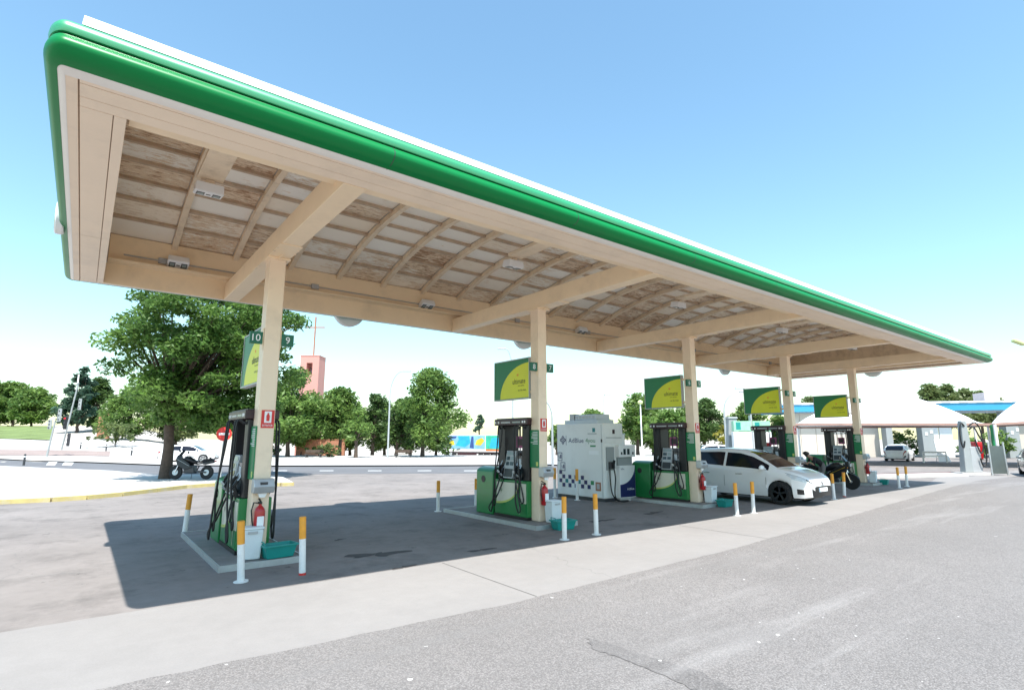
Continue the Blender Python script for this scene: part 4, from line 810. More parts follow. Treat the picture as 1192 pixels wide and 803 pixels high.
# ------------------------------------------------------------------ cars
def make_car(name, label, cat, loc, heading, paint, kind='mpv', rims='rimdark', group='cars'):
    t = thing(name, label, cat, loc, heading, group)
    if kind == 'mpv':
        L, TOP = 2.22, [(-2.22, .5), (-2.19, .98), (-2.06, 1.28), (-1.9, 1.52), (-1.6, 1.59), (-.6, 1.625), (.1, 1.59), (.5, 1.48), (.9, 1.27), (1.27, 1.06), (1.6, 1.0), (1.92, .90), (2.1, .80), (2.19, .69), (2.22, .56)]
        BELT = [(-2.22, .48), (-2.19, .9), (-2.06, 1.07), (-1.4, 1.06), (0, .99), (1.2, .955), (1.6, .91), (1.92, .83), (2.1, .75), (2.19, .65), (2.22, .54)]
        AX = (-1.42, 1.36); g0, g1 = -1.86, 1.06; WR = .325; wmax = .895; ws = (.34, 1.25)
    else:
        L, TOP = 2.12, [(-2.12, .5), (-2.08, .92), (-1.9, 1.1), (-1.55, 1.33), (-1.1, 1.43), (-.4, 1.47), (.2, 1.43), (.5, 1.33), (.85, 1.12), (1.1, .98), (1.5, .92), (1.85, .8), (2.03, .68), (2.12, .5)]
        BELT = [(-2.12, .48), (-2.08, .86), (-1.9, .98), (-1.3, .97), (0, .92), (1.05, .88), (1.5, .84), (1.85, .74), (2.03, .62), (2.12, .46)]
        AX = (-1.3, 1.31); g0, g1 = -1.62, .93; WR = .315; wmax = .88; ws = (.3, 1.08)
    PLAN = [(-L, .60), (-L + .05, .74), (-L + .2, .83), (-L + .5, .87), (-.3, wmax), (1.2, wmax - .005), (L - .5, .86), (L - .27, .80), (L - .11, .70), (L - .03, .60), (L, .52)]
    pb = (-.42, -.34); xs = set(round(-L + 2 * L * k / 60, 3) for k in range(61))
    xs |= {g0, g1, pb[0], pb[1], ws[0], ws[1], -L + .03, -L + .28, L - .04, L - .1, L - .2, L - .62}
    for a in AX:
        for k in range(13): xs.add(round(a + (WR + .05) * math.cos(math.pi * k / 12), 3))
    xs = sorted(xs); rows = 13
    def sec(x):
        w = lerp_tab(PLAN, x); top = lerp_tab(TOP, x); bl = min(lerp_tab(BELT, x), top - .01)
        zb = .22 if abs(x) < L - .25 else .22 + .05 * (abs(x) - L + .25) / .25
        for a in AX:
            q = (WR + .05) ** 2 - (x - a) ** 2
            if q > 0: zb = max(zb, WR + math.sqrt(q))
        zb = min(zb, bl - .06); gh = max(0, min(1, (top - bl) / .5)); rw = w * .965 - .23 * gh - .02; rz = max(bl + .005, top - .05 * (.3 + .7 * gh))
        P = [(w * .94, zb)]
        for f, wf in ((.18, .985), (.42, 1.), (.62, .992), (.8, .995), (.93, .985)): P.append((w * wf, zb + (bl - zb) * f))
        P.append((w * .965, bl))
        for f in (.10, .86): P.append((w * .965 + (rw - w * .965) * f - 0, bl + (rz - bl) * f))
        P += [(rw, rz), (rw * .88, rz + (top - rz) * .62), (rw * .5, top - .004), (0, top)]
        return P
    SEC = [sec(x) for x in xs]; nr = len(SEC[0])
    V = []; 
    for x, P in zip(xs, SEC):
        for y, z in P: V.append((x, y, z))
    ns = len(xs); groups = {}
    for i in range(ns - 1):
        xm = (xs[i] + xs[i + 1]) / 2
        for j in range(nr - 1):
            key = 'body'
            if 7 <= j < 8 and g0 < xm < g1 and not (pb[0] < xm < pb[1]): key = 'side_window'
            elif j >= 10 and ws[0] < xm < ws[1]: key = 'windscreen'
            elif j >= 10 and -L + .07 < xm < (-L + .34 if kind == 'mpv' else -L + .66): key = 'rear_window'
            elif 4 <= j <= 5 and L - .64 < xm < L - .13: key = 'headlight'
            elif 4 <= j <= 5 and -L < xm < -L + .3: key = 'tail_light'
            elif j == 5 and xm > L - .13: key = 'grille'
            elif j == 6 and L - .7 < xm < L - .13: key = 'headlight_trim'
            elif j <= 2 and xm > L - .05: key = 'lower_grille'
            elif j == 1 and xm < -L + .12: key = 'rear_bumper_insert'
            elif 1 <= j <= 1 and L - .34 < xm < L - .2: key = 'fog_lamp'
            groups.setdefault(key, []).append((i, j))
    MATS = {'body': paint, 'side_window': M['glass'], 'windscreen': M['glass'], 'rear_window': M['glass'], 'headlight': M['lens'], 'tail_light': M['taillens'], 'grille': M['black'], 'lower_grille': M['black'], 'rear_bumper_insert': M['black'], 'fog_lamp': M['black'], 'headlight_trim': M['black']}
    body = None
    for key in ['body'] + [k for k in groups if k != 'body']:
        for sd in ((1, -1) if key not in ('body', 'windscreen', 'rear_window', 'lower_grille', 'rear_bumper_insert') else (0,)):
            mb = MB(); idx = {}; vs = []; fs = []
            def vid(i, j, s):
                k = (i, j, s) if abs(V[i * nr + j][1]) > 1e-6 else (i, j, 1)
                if k not in idx:
                    idx[k] = len(vs); x, y, z = V[i * nr + j]; vs.append((x, y * s, z))
                return idx[k]
            for s in ((1, -1) if sd == 0 else (sd,)):
                for i, j in groups[key]:
                    q = [vid(i, j, s), vid(i + 1, j, s), vid(i + 1, j + 1, s), vid(i, j + 1, s)]
                    q = list(dict.fromkeys(q))
                    if len(q) > 2: fs.append(tuple(q if s == 1 else q[::-1]))
            if key == 'body':                             # close nose and tail
                for i, fl in ((0, 1),):
                    loop = [vid(i, j, 1) for j in range(nr)] + [vid(i, j, -1) for j in range(nr - 2, -1, -1)]
                    fs.append(tuple(loop if fl == 1 else loop[::-1]))
            if key == 'lower_grille':
                loop = [vid(ns - 1, j, 1) for j in range(nr)] + [vid(ns - 1, j, -1) for j in range(nr - 2, -1, -1)]; fs.append(tuple(loop[::-1]))
            mb.add(vs, fs); o = mb.build(key, MATS[key], t, smooth=True)
    MB().box(-L + .3, L - .3, -.6, .6, .17, .5).build('underbody', M['black'], t)
    for a in AX: MB().box(a - .36, a + .36, -.84, .84, .3, .66).build('wheel_well', M['black'], t)
    for a in AX:
        for s in (-1, 1):
            w = MB().lathe([(.2, -.1), (WR - .05, -.105), (WR - .01, -.09), (WR, -.06), (WR, .06), (WR - .01, .09), (WR - .05, .105), (.2, .1)], (a, s * .775, WR), 28, 'y').build('tyre', M['tyre'], t, smooth=True)
            rm = MB(); c = Vector((a, s * .86, WR))
            rm.lathe([(WR - .115, s * .1), (WR - .08, s * .104), (WR - .075, s * .085), (WR - .115, s * .03), (.0, s * .03)], (a, s * .775, WR), 28, 'y')
            for k in range(5):
                an = 2 * math.pi * k / 5 + .3
                for d in (-.13, .13):
                    rm.bar(c + Vector((math.cos(an) * .03, 0, math.sin(an) * .03)), c + Vector((math.cos(an + d) * (WR - .085), s * .012, math.sin(an + d) * (WR - .085))), .03, .03, (0, 1, 0))
            rm.lathe([(.0, s * .02), (.05, s * .016), (.055, -s * .01)], (a, s * .86, WR), 14, 'y')
            rm.build('rim', M[rims], t, smooth=True)
    for s in (-1, 1):
        mx = g1 - .12; wv = lerp_tab(PLAN, mx)
        mb = MB(); mb.lathe([(0, -.13), (.05, -.115), (.075, -.05), (.08, .02), (.06, .08), (0, .1)], (0, 0, 0), 12, 'y')
        mb.v = [(x * .7 + mx, y + s * (wv + .1), z + lerp_tab(BELT, mx) + .09) for x, y, z in mb.v]; mb.bar((mx, s * (wv - .06), lerp_tab(BELT, mx) + .04), (mx, s * (wv + .06), lerp_tab(BELT, mx) + .08), .08, .04)
        mb.build('mirror', paint, t, smooth=True)
        for hx in (-1.0, .12): MB().box(hx - .11, hx + .11, s * (wmax - .012) - .012, s * (wmax - .012) + .014, .82, .85).build('door_handle', M['chrome'] if kind == 'mpv' else paint, t, bevel=.006)
        for dx in (g1 - .08, -.38, -1.25):               # door shut lines
            mb = MB(); pr = [(lerp_tab(PLAN, dx) * f + .003, z) for f, z in ((.955, .3), (.99, .45), (1.0, .6), (.994, .75), (.97, .92))]
            if dx < -1: pr = pr[2:]
            for (y0, z0), (y1, z1) in zip(pr, pr[1:]): mb.add([(dx - .005, s * y0, z0), (dx + .005, s * y0, z0), (dx + .005, s * y1, z1), (dx - .005, s * y1, z1)], [(0, 1, 2, 3)])
            mb.build('shut_line', M['dark'], t)
    MB().box(L - .01, L + .012, -.26, .26, .40, .51).build('number_plate', M['letter'], t); MB().box(L + .012, L + .015, -.26, -.22, .405, .505).build('plate_band', M['blue'], t)
    MB().box(-L - .012, -L + .01, -.26, .26, .62 if kind != 'mpv' else .7, .73 if kind != 'mpv' else .81).build('number_plate', M['letter'], t)
    MB().lathe([(0, .03), (.05, .028), (.055, .0)], (L - .03, 0, .62), 16, 'x').build('badge', M['chrome'], t)
    MB().bar((L - .08, -.5, .60), (L + .005, -.02, .585), .02, .015).bar((L - .08, .5, .60), (L + .005, .02, .585), .02, .015).build('grille_trim', M['chrome'], t)
    return t
make_car('white_car', 'white five-door people carrier parked between the third and fourth pumps', 'car', (17.27, 9.62, 0), R(-90), M['carwhite'])
p = gz(1057, 537); make_car('white_hatchback', 'white hatchback seen from behind under the white shade sails', 'car', (p.x + 1.0, p.y + .9, 0), R(8), M['carwhite'], 'hatch', 'rim')
p = gz(1192, 556); make_car('grey_car', 'grey green car cut off by the right edge beside the wash post', 'car', (p.x + 2.6, p.y - .4, 0), R(195), M['cargrey'], 'hatch', 'rim')
p = onground(222, 46); make_car('white_parked_car', 'white car parked across the road behind the big tree trunk', 'car', p, R(-25), M['carwhite'], 'hatch', 'rim')
p = onground(838, 48); make_car('white_far_car', 'white car roof showing beyond the people carrier', 'car', p, R(-40), M['carwhite'], 'hatch', 'rim')

# ------------------------------------------------------------------ motorcycles
def make_moto(name, label, loc, heading, lean, accent):
    t = thing(name, label, 'motorcycle', loc, 0, None); t.rotation_euler = (lean, 0, heading)
    r = .3
    for x, nm in ((-.7, 'rear_wheel'), (.72, 'front_wheel')):
        w = MB().lathe([(r - .09, -.05), (r - .03, -.055), (r, -.02), (r, .02), (r - .03, .055), (r - .09, .05)], (x, 0, r), 28, 'y').build(nm, M['tyre'], t, smooth=True)
        rm = MB().lathe([(r - .095, -.045), (r - .075, -.05), (r - .075, .05), (r - .095, .045), (r - .095, -.045)], (x, 0, r), 28, 'y').lathe([(0, -.06), (.05, -.06), (.05, .06), (0, .06)], (x, 0, r), 12, 'y')
        for k in range(6): a = k * math.pi / 3; rm.bar((x + .04 * math.cos(a), 0, r + .04 * math.sin(a)), (x + (r - .08) * math.cos(a), 0, r + (r - .08) * math.sin(a)), .025, .02, (0, 1, 0))
        rm.build('rim', M['rim'], w, smooth=True)
        MB().lathe([(.07, -.004), (.13, -.004), (.13, .004), (.07, .004)], (x, .07, r), 18, 'y').build('brake_disc', M['steel'], w)
    for s in (-1, 1): MB().tube([(.72, s * .09, r), (.58, s * .09, .72), (.5, s * .09, .95)], [.022, .028, .028], 8).build('fork_leg', M['chrome'], t, smooth=True)
    MB().bar((.86, 0, .56), (.58, 0, .64), .13, .02).bar((1.0, 0, .42), (.86, 0, .56), .12, .02).build('front_mudguard', M['black'], t, bevel=.008)
    MB().tube([(.5, 0, .92), (.2, 0, .72), (-.2, 0, .68), (-.55, 0, .72)], .035, 8).tube([(.46, 0, .84), (.3, 0, .4), (-.2, 0, .32), (-.3, 0, .6)], .03, 8).build('frame', M['black'], t, smooth=True)
    MB().taper((.08, 0), (.26, .14), (.2, .17), .26, .6).build('engine', M['dark'], t, bevel=.04)
    MB().bar((-.25, .12, .36), (-.7, .12, r), .06, .07).bar((-.25, -.12, .36), (-.7, -.12, r), .06, .07).build('swing_arm', M['dark'], t, bevel=.01)
    # tank, fairing, seat, tail
    mb = MB(); vs = []; fs = []; prof = [(.46, .90, .05, .07), (.36, .93, .14, .12), (.18, .92, .17, .14), (.0, .85, .15, .12), (-.14, .79, .10, .07)]
    for x, z, w, h in prof:
        for k in range(12): a = 2 * math.pi * k / 12; vs.append((x, w * math.cos(a), z - .05 + h * math.sin(a)))
    for i in range(4):
        for k in range(12): fs.append((i * 12 + k, i * 12 + (k + 1) % 12, i * 12 + 12 + (k + 1) % 12, i * 12 + 12 + k))
    fs += [tuple(range(12)), tuple(range(48, 60))]; mb.add(vs, fs); mb.build('fuel_tank', accent[0], t, smooth=True)
    MB().prism([(-.14, .74), (-.14, .80), (-.4, .80), (-.52, .88), (-.9, .92), (-.92, .86), (-.5, .76)], 'y', -.13, .13).build('seat', M['shirt'], t, bevel=.03)
    MB().prism([(-.45, .74), (-.95, .85), (-1.0, .80), (-.9, .72), (-.5, .64)], 'y', -.10, .10).build('tail_fairing', accent[0], t, bevel=.03)
    MB().box(-1.03, -1.0, -.06, .06, .78, .83).build('tail_light', M['taillens'], t)
    for s in (-1, 1):
        MB().prism([(.62, .62), (.72, .86), (.5, .96), (.1, .70), (-.1, .5), (.25, .40)], 'y', s * .17, s * .20).build('side_fairing', accent[0], t, bevel=.02)
        MB().bar((.62, s * .207, .86), (.05, s * .207, .58), .012, .05, (0, 1, 0)).build('stripe', accent[1], t)
        MB().tube([(.5, s * .1, 1.0), (.42, s * .3, 1.06), (.34, s * .4, 1.04)], .014, 8).build('handlebar', M['black'], t, smooth=True)
        MB().tube([(.36, s * .37, 1.045), (.31, s * .46, 1.03)], .022, 8).build('grip', M['rubber'], t, smooth=True)
        MB().tube([(.46, s * .22, 1.04), (.5, s * .3, 1.2)], .008, 6).build('mirror_stalk', M['black'], t)
        MB().lathe([(0, -.014), (.06, -.01), (.06, .01), (0, .012)], (.5, s * .32, 1.22), 12, 'x').build('mirror', M['black'], t, smooth=True)
        MB().tube([(.7, s * .2, .85), (.72, s * .27, .85)], .018, 6).build('indicator', M['amber'], t)
    MB().taper((.66, 0), (.1, .14), (.07, .1), .84, 1.06).build('nose_fairing', accent[0], t, bevel=.03); MB().box(.755, .775, -.08, .08, .87, .97).build('headlamp', M['lens'], t)
    MB().add([(.66, -.12, 1.05), (.66, .12, 1.05), (.5, .1, 1.28), (.5, -.1, 1.28), (.65, -.12, 1.05), (.65, .12, 1.05), (.49, .1, 1.28), (.49, -.1, 1.28)], [(0, 1, 2, 3), (7, 6, 5, 4), (0, 4, 5, 1), (2, 6, 7, 3)]).build('screen', M['glass'], t)
    MB().tube([(.1, -.16, .3), (-.3, -.2, .3), (-.75, -.22, .46)], [.03, .035, .06], 10).build('exhaust', M['chrome'], t, smooth=True)
    MB().tube([(-.1, .12, .3), (-.2, .3, .02)], .012, 6).build('side_stand', M['dark'], t)
    return t
make_moto('motorcycle', 'black motorcycle with yellow stripes by the farthest pump', (23.5, 9.75, .0), R(-84), R(5), (M['black'], M['yellow']))
p = gz(212, 558, .12); mo = make_moto('parked_motorcycle', 'dark motorcycle parked on the pavement beside the big tree trunk', (p.x + .3, p.y - .2, .128), R(140), R(7), (M['black'], M['grey']))

# ------------------------------------------------------------------ a person bending by the motorcycle
def make_person(loc, heading):
    t = thing('person', 'person in black top and grey trousers leaning beside the black motorcycle', 'person', loc, heading)
    J = {'pel': (-.08, 0, .90, .12, 'T'), 'ch': (.19, 0, 1.1, .13, 'S'), 'nk': (.40, 0, 1.22, .06, 'K'), 'hd': (.5, 0, 1.27, .085, 'K'), 'ht': (.6, 0, 1.32, .075, 'H')}
    E_ = [('pel', 'ch'), ('ch', 'nk'), ('nk', 'hd'), ('hd', 'ht')]
    for s, q in ((1, 'l'), (-1, 'r')):
        J.update({q + 'hp': (-.08, s * .1, .84, .09, 'T'), q + 'kn': (.04, s * .11, .49, .062, 'T'), q + 'an': (-.02, s * .11, .09, .045, 'T'), q + 'to': (.16, s * .13, .04, .035, 'F'),
                  q + 'sh': (.32, s * .19, 1.15, .06, 'S'), q + 'el': (.38, s * .24, .9, .043, 'S'), q + 'wr': (.52, s * .17, 1.0, .03, 'K'), q + 'pa': (.6, s * .15, .98, .034, 'K')})
        E_ += [('pel', q + 'hp'), (q + 'hp', q + 'kn'), (q + 'kn', q + 'an'), (q + 'an', q + 'to'), ('ch', q + 'sh'), (q + 'sh', q + 'el'), (q + 'el', q + 'wr'), (q + 'wr', q + 'pa')]
        for k in range(4):
            nm = q + 'f%d' % k; J[nm] = (.66, s * (.115 + .022 * k), .965, .01, 'K'); J[nm + 'b'] = (.685 - .006 * abs(k - 1.5), s * (.115 + .022 * k), .93, .009, 'K'); E_ += [(q + 'pa', nm), (nm, nm + 'b')]
        J[q + 'th'] = (.6, s * .105, .955, .011, 'K'); J[q + 'thb'] = (.635, s * .1, .935, .0095, 'K'); E_ += [(q + 'pa', q + 'th'), (q + 'th', q + 'thb')]
    ks = list(J); me = bpy.data.meshes.new('body'); me.from_pydata([J[k][:3] for k in ks], [(ks.index(a), ks.index(b)) for a, b in E_], [])
    o = bpy.data.objects.new('body', me); COL.objects.link(o); md = o.modifiers.new('skin', 'SKIN'); md.use_smooth_shade = True
    for i, k in enumerate(ks): me.skin_vertices[0].data[i].radius = (J[k][3], J[k][3]); me.skin_vertices[0].data[i].use_root = (k == 'pel')
    o.modifiers.new('sub', 'SUBSURF').levels = 1
    m2 = bpy.data.meshes.new_from_object(o.evaluated_get(bpy.context.evaluated_depsgraph_get()))
    bpy.data.objects.remove(o); o = bpy.data.objects.new('body', m2); COL.objects.link(o); o.parent = t
    m2.materials.clear()
    for k in ('shirt', 'trouser', 'skin', 'shoe', 'hair'): m2.materials.append(M[k])
    seg = [(Vector(J[a][:3]), Vector(J[b][:3]), J[b][4] if J[b][4] != 'T' else 'T') for a, b in E_]; ix = {'S': 0, 'T': 1, 'K': 2, 'F': 3, 'H': 4}
    for p in m2.polygons:
        c = p.center; best = (9, 'S')
        for a, b, kx in seg:
            d = b - a; u = max(0, min(1, (c - a).dot(d) / d.dot(d))); q = (c - a - d * u).length
            if q < best[0]: best = (q, kx)
        p.material_index = ix[best[1]]; p.use_smooth = True
        if best[1] == 'T' and c.z > .98: p.material_index = 0
    hp = Vector((.36, 0, 1.58))
    mb = MB(); mb.lathe([(0, .115), (.06, .1), (.092, .05), (.1, 0), (.09, -.05)], (0, 0, 0), 16); mb.v = [(x * .9 + z * .8 + .53, y, z * .6 - x * .5 + 1.34) for x, y, z in mb.v]; mb.build('hair', M['hair'], t, smooth=True)
    for s in (-1, 1):
        MB().lathe([(0, 0), (.012, .004), (.013, .012), (0, .016)], (.6, s * .032, 1.225), 8, 'x').build('eye', M['letter'], t)
        MB().lathe([(0, -.01), (.025, -.006), (.025, .006), (0, .01)], (.51, s * .09, 1.26), 8, 'y').build('ear', M['skin'], t)
    MB().bar((.6, 0, 1.2), (.595, 0, 1.165), .022, .03).build('nose', M['skin'], t, bevel=.006); MB().box(.55, .556, -.025, .025, 1.17, 1.178).build('mouth', M['redsign'], t)
    return t
make_person((23.2, 9.95, 0), R(142))

# air and water unit with a green bucket, beyond the white car's bonnet
p = gz(945, 566); t = thing('air_water_unit', 'air and water post with two red reels behind the motorcycle', 'service post', (24.6, 12.4, 0))
MB().box(-.25, .25, -.5, .5, 0, .9).build('cabinet', M['maroon'], t, bevel=.02)
for y in (-.3, .3):
    MB().lathe([(.035, .9), (.03, 1.5)], (0, y, 0), 12).build('standpipe', M['steel'], t, smooth=True)
    MB().taper((0, y), (.05, .06), (.09, .12), 1.5, 1.75).build('reel_head', M['red'], t, bevel=.01)
    MB().tube([(-.05, y, 1.6), (-.22, y + .05, 1.5), (-.3, y + .1, 1.1), (-.28, y - .1, .6), (-.27, y, .85)], .015, 7).build('hose', M['rubber'], t, smooth=True)
t = thing('green_bucket', 'green bucket standing on the red service cabinet behind the motorcycle', 'bucket', (24.5, 12.45, .9))
MB().lathe([(0, 0), (.13, 0), (.18, .42), (.19, .44), (.17, .44), (.12, .02), (0, .02)], n=20).build('pail', M['teal'], t, smooth=True)
MB().tube([(0, -.18, .42), (0, -.16, .52), (0, 0, .58), (0, .16, .52), (0, .18, .42)], .008, 6).build('handle', M['steel'], t, smooth=True)

# ------------------------------------------------------------------ trees
def crown_mesh(rng, clumps, per, leaf, flat=.75, up=.5):
    """clumps: list of (center, radius). Returns verts/faces/tint arrays of leaf-shaped faces."""
    P = []; T = []
    for c, r in clumps:
        k = int(per * (r ** 2) / (1.0)) + 6
        d = rng.normal(size=(k, 3)); d /= np.linalg.norm(d, axis=1)[:, None]
        rad = r * rng.random(k) ** .45
        q = d * rad[:, None]; q[:, 2] *= flat
        P.append(np.array(c)[None] + q); T.append(np.clip(rng.normal(rng.random() * .6 + .2, .2, k), 0, 1))
    P = np.concatenate(P); T = np.concatenate(T); n = len(P)
    nr = rng.normal(size=(n, 3)); nr[:, 2] = np.abs(nr[:, 2]) + up; nr /= np.linalg.norm(nr, axis=1)[:, None]
    a = rng.normal(size=(n, 3)); a -= (a * nr).sum(1)[:, None] * nr; a /= np.linalg.norm(a, axis=1)[:, None]; b = np.cross(nr, a)
    s = leaf * (.6 + .8 * rng.random(n))[:, None]
    V = np.stack([P - a * s, P - b * s * .42 + nr * s * .1, P + a * s, P + b * s * .42 + nr * s * .1], 1).reshape(-1, 3)
    return V, T
def leafobj(name, V, T, m, parent):
    n = len(V) // 4; me = bpy.data.meshes.new(name); me.vertices.add(len(V)); me.vertices.foreach_set('co', V.astype(np.float32).ravel())
    me.loops.add(4 * n); me.loops.foreach_set('vertex_index', np.arange(4 * n, dtype=np.int32)); me.polygons.add(n)
    me.polygons.foreach_set('loop_start', np.arange(0, 4 * n, 4, dtype=np.int32)); me.update(calc_edges=True)
    at = me.attributes.new('tint', 'FLOAT', 'FACE'); at.data.foreach_set('value', T.astype(np.float32))
    me.materials.append(m); o = bpy.data.objects.new(name, me); COL.objects.link(o); o.parent = parent; return o
def tree(name, label, loc, H, cw, cb, seed, m, leaf=.16, nclump=40, per=70, tr=.18, shape='round', group=None, cdx=(0, 0), cat='tree', rcs=(.23, .22), flat=.75):
    """H total height, cw crown half-width, cb height of crown base."""
    rng = np.random.default_rng(seed); t = thing(name, label, cat, loc, 0, group)
    cz = (cb + H) / 2; ch = (H - cb) / 2; cl = []
    for k in range(nclump):
        for _ in range(30):
            d = rng.normal(size=3); d /= np.linalg.norm(d); r = rng.random() ** .4
            z = d[2] * r
            if shape in ('full', 'egg'):
                d = rng.random(3) * 2 - 1; r = 1; z = d[2]; lim = (1 - abs(z) ** 2.6) ** .5 * (.95 - .42 * z if shape == 'egg' else 1)
                hh = math.hypot(d[0], d[1])
                if hh > 1 or hh < .25 and rng.random() < .5: continue
                w = lim
            elif shape == 'cone': w = .15 + .85 * (1 - (z + 1) / 2)
            else: w = 1
            p = (d[0] * r * (w if shape != 'round' else 1) * cw + cdx[0], d[1] * r * (w if shape != 'round' else 1) * cw + cdx[1], cz + z * ch * .9)
            if p[2] > cb * .9: break
        rc = (rcs[0] + rcs[1] * rng.random()) * (min(cw, ch) if shape != 'cone' else cw * .8 * (.35 + .65 * (1 - (z + 1) / 2)))
        cl.append((p, rc))
    mb = MB(); fork = cb + .12 * (H - cb)
    bend = [Vector((rng.normal() * .05 * H * .2 * (i / 4), rng.normal() * .05 * H * .2 * (i / 4), fork * i / 4)) for i in range(5)]; bend[0].z = -.15
    mb.tube(bend, [tr * 1.25, tr * 1.02, tr * .92, tr * .85, tr * .8], 10)
    for c, r in cl[:max(8, nclump // 2)]:
        c = Vector(c); s0 = bend[-1].lerp(bend[-2], rng.random() * .6); mid = s0.lerp(c, .5) + Vector((0, 0, .06 * H * rng.random()))
        mb.tube([s0, mid, c], [tr * .42, tr * .24, tr * .07], 6)
    mb.build('trunk', M['bark'], t, smooth=True)
    V, T = crown_mesh(rng, cl, per, leaf, flat)
    leafobj('crown', V, T, m, t); return t
p = gz(192, 557, .12)
tree('street_tree', 'big leafy elm on the left pavement behind the nearest pump', (p.x, p.y, .12), 9.9, 3.95, 2.0, 11, LM['elm'], leaf=.115, nclump=235, per=400, tr=.24, shape='full', cdx=(1.3, -1.0), rcs=(.10, .16), flat=.55)
def ftree(x, v, top, left, right, cbot, label, m, seed, name='street_tree', shape='egg', nclump=80, lf=.23, per=85, group='trees beyond the road'):
    b = onground(x, v); H = dv(x, top, v).z - b.z; cb = max(.3, dv(x, cbot, v).z - b.z)
    L = dv(left, 500, v); Rr = dv(right, 500, v); cw = (Rr - L).length / 2; c = (L + Rr) / 2
    return tree(name, label, b, H, cw, cb, seed, m, leaf=lf, nclump=nclump, per=per, tr=.14 + .008 * H, shape=shape, cdx=(c.x - b.x, c.y - b.y), group=group)
ftree(12, 108, 445, -22, 38, 492, 'leftmost rounded tree at the back of the lawn', LM['mid'], 21, lf=.36, per=50)
ftree(34, 104, 452, 14, 58, 492, 'rounded tree on the lawn left of the dark cedar', LM['mid'], 22, lf=.36, per=50)
ftree(-30, 106, 440, -60, 0, 492, 'rounded tree at the far left edge of the lawn', LM['mid'], 23, lf=.36, per=50)
ftree(88, 88, 418, 62, 116, 500, 'tall dark cedar behind the traffic signals', LM['blue'], 24, 'cedar_tree', 'cone', 70, .42, 60)
ftree(108, 92, 440, 92, 128, 500, 'dark broad tree right of the cedar', LM['dark'], 25, lf=.4, per=40)
ftree(336, 58, 432, 308, 376, 512, 'light green young plane tree below the church cross', LM['light'], 26)
ftree(322, 66, 450, 300, 345, 515, 'darker tree behind the nearest column, right side', LM['dark'], 27)
ftree(396, 62, 454, 366, 424, 508, 'round mid green tree right of the church tower', LM['mid'], 28)
ftree(415, 55, 474, 400, 432, 516, 'small light green sapling before the round tree', LM['light'], 29, nclump=26)
ftree(434, 64, 458, 418, 456, 516, 'slim dark tree left of the curved street lamp', LM['dark'], 30)
ftree(462, 60, 466, 448, 482, 522, 'dark low tree right of the curved street lamp', LM['dark'], 31)
ftree(492, 58, 433, 462, 536, 512, 'tall glossy pyramidal tree left of the lorry', LM['mid'], 32, nclump=70)
for i, (x, v, tp, hw, cb_, mm, lb) in enumerate(((352, 70, 462, 24, 520, 'mid', 'full tree at the foot of the church tower'), (380, 74, 472, 22, 522, 'dark', 'dark full tree right of the church tower'), (408, 72, 468, 20, 522, 'mid', 'full tree behind the small sapling'),
        (448, 70, 470, 22, 524, 'mid', 'full tree behind the curved street lamp'), (478, 70, 462, 22, 524, 'dark', 'dark full tree behind the tall pyramidal tree'), (508, 72, 470, 20, 524, 'mid', 'full tree left of the lorry cab'), (300, 70, 458, 24, 520, 'dark', 'dark full tree behind the nearest pump'),
        (690, 80, 478, 24, 520, 'mid', 'full tree behind the tank container'), (760, 72, 470, 24, 522, 'mid', 'full tree behind the third flag sign'), (800, 72, 474, 24, 522, 'light', 'light full tree behind the third column'), (150, 76, 452, 26, 505, 'mid', 'full tree left behind the big elm'), (205, 80, 470, 30, 512, 'olive', 'olive tree behind the elm trunk'))):
    ftree(x, v, tp, x - hw, x + hw, cb_, lb, LM[mm], 120 + i)
ftree(558, 140, 480, 548, 570, 504, 'small distant conifer above the lorry', LM['blue'], 33, 'conifer_tree', 'cone', 26, .5, 30)
ftree(648, 70, 496, 632, 668, 520, 'green tree left of the tank container behind the second column', LM['mid'], 34)
ftree(742, 66, 455, 722, 764, 512, 'tall tree right of the tank container', LM['mid'], 35)
ftree(778, 60, 478, 750, 806, 516, 'yellowish green tree behind the third pump', LM['light'], 36)
ftree(820, 70, 464, 802, 842, 515, 'dark tree right of the third column', LM['dark'], 37)
ftree(842, 58, 494, 830, 856, 520, 'yellow bush beside the white monolith', LM['yellow'], 38, 'yellow_bush', nclump=22)
ftree(868, 74, 470, 850, 892, 510, 'tree rising behind the white and green monolith', LM['mid'], 39)
ftree(908, 70, 484, 892, 926, 516, 'tree behind the fourth pump', LM['light'], 40)
ftree(942, 90, 462, 928, 960, 505, 'tree top behind the farthest flag sign', LM['olive'], 41)
for i, (x, tp) in enumerate(((1090, 447), (1106, 449), (1122, 452), (1138, 457), (1150, 462))):
    ftree(x + 3 * i - 2, 78 + 2 * i, tp, x - 17 + 3 * i, x + 15 + 3 * i, 496, ['leftmost', 'second', 'third', 'fourth', 'rightmost'][i] + ' of the spiky olive conifers above the white shade sail', LM['olive'], 50 + i, 'conifer_tree', 'egg', 90, .34, 70, 'conifers behind the car wash')
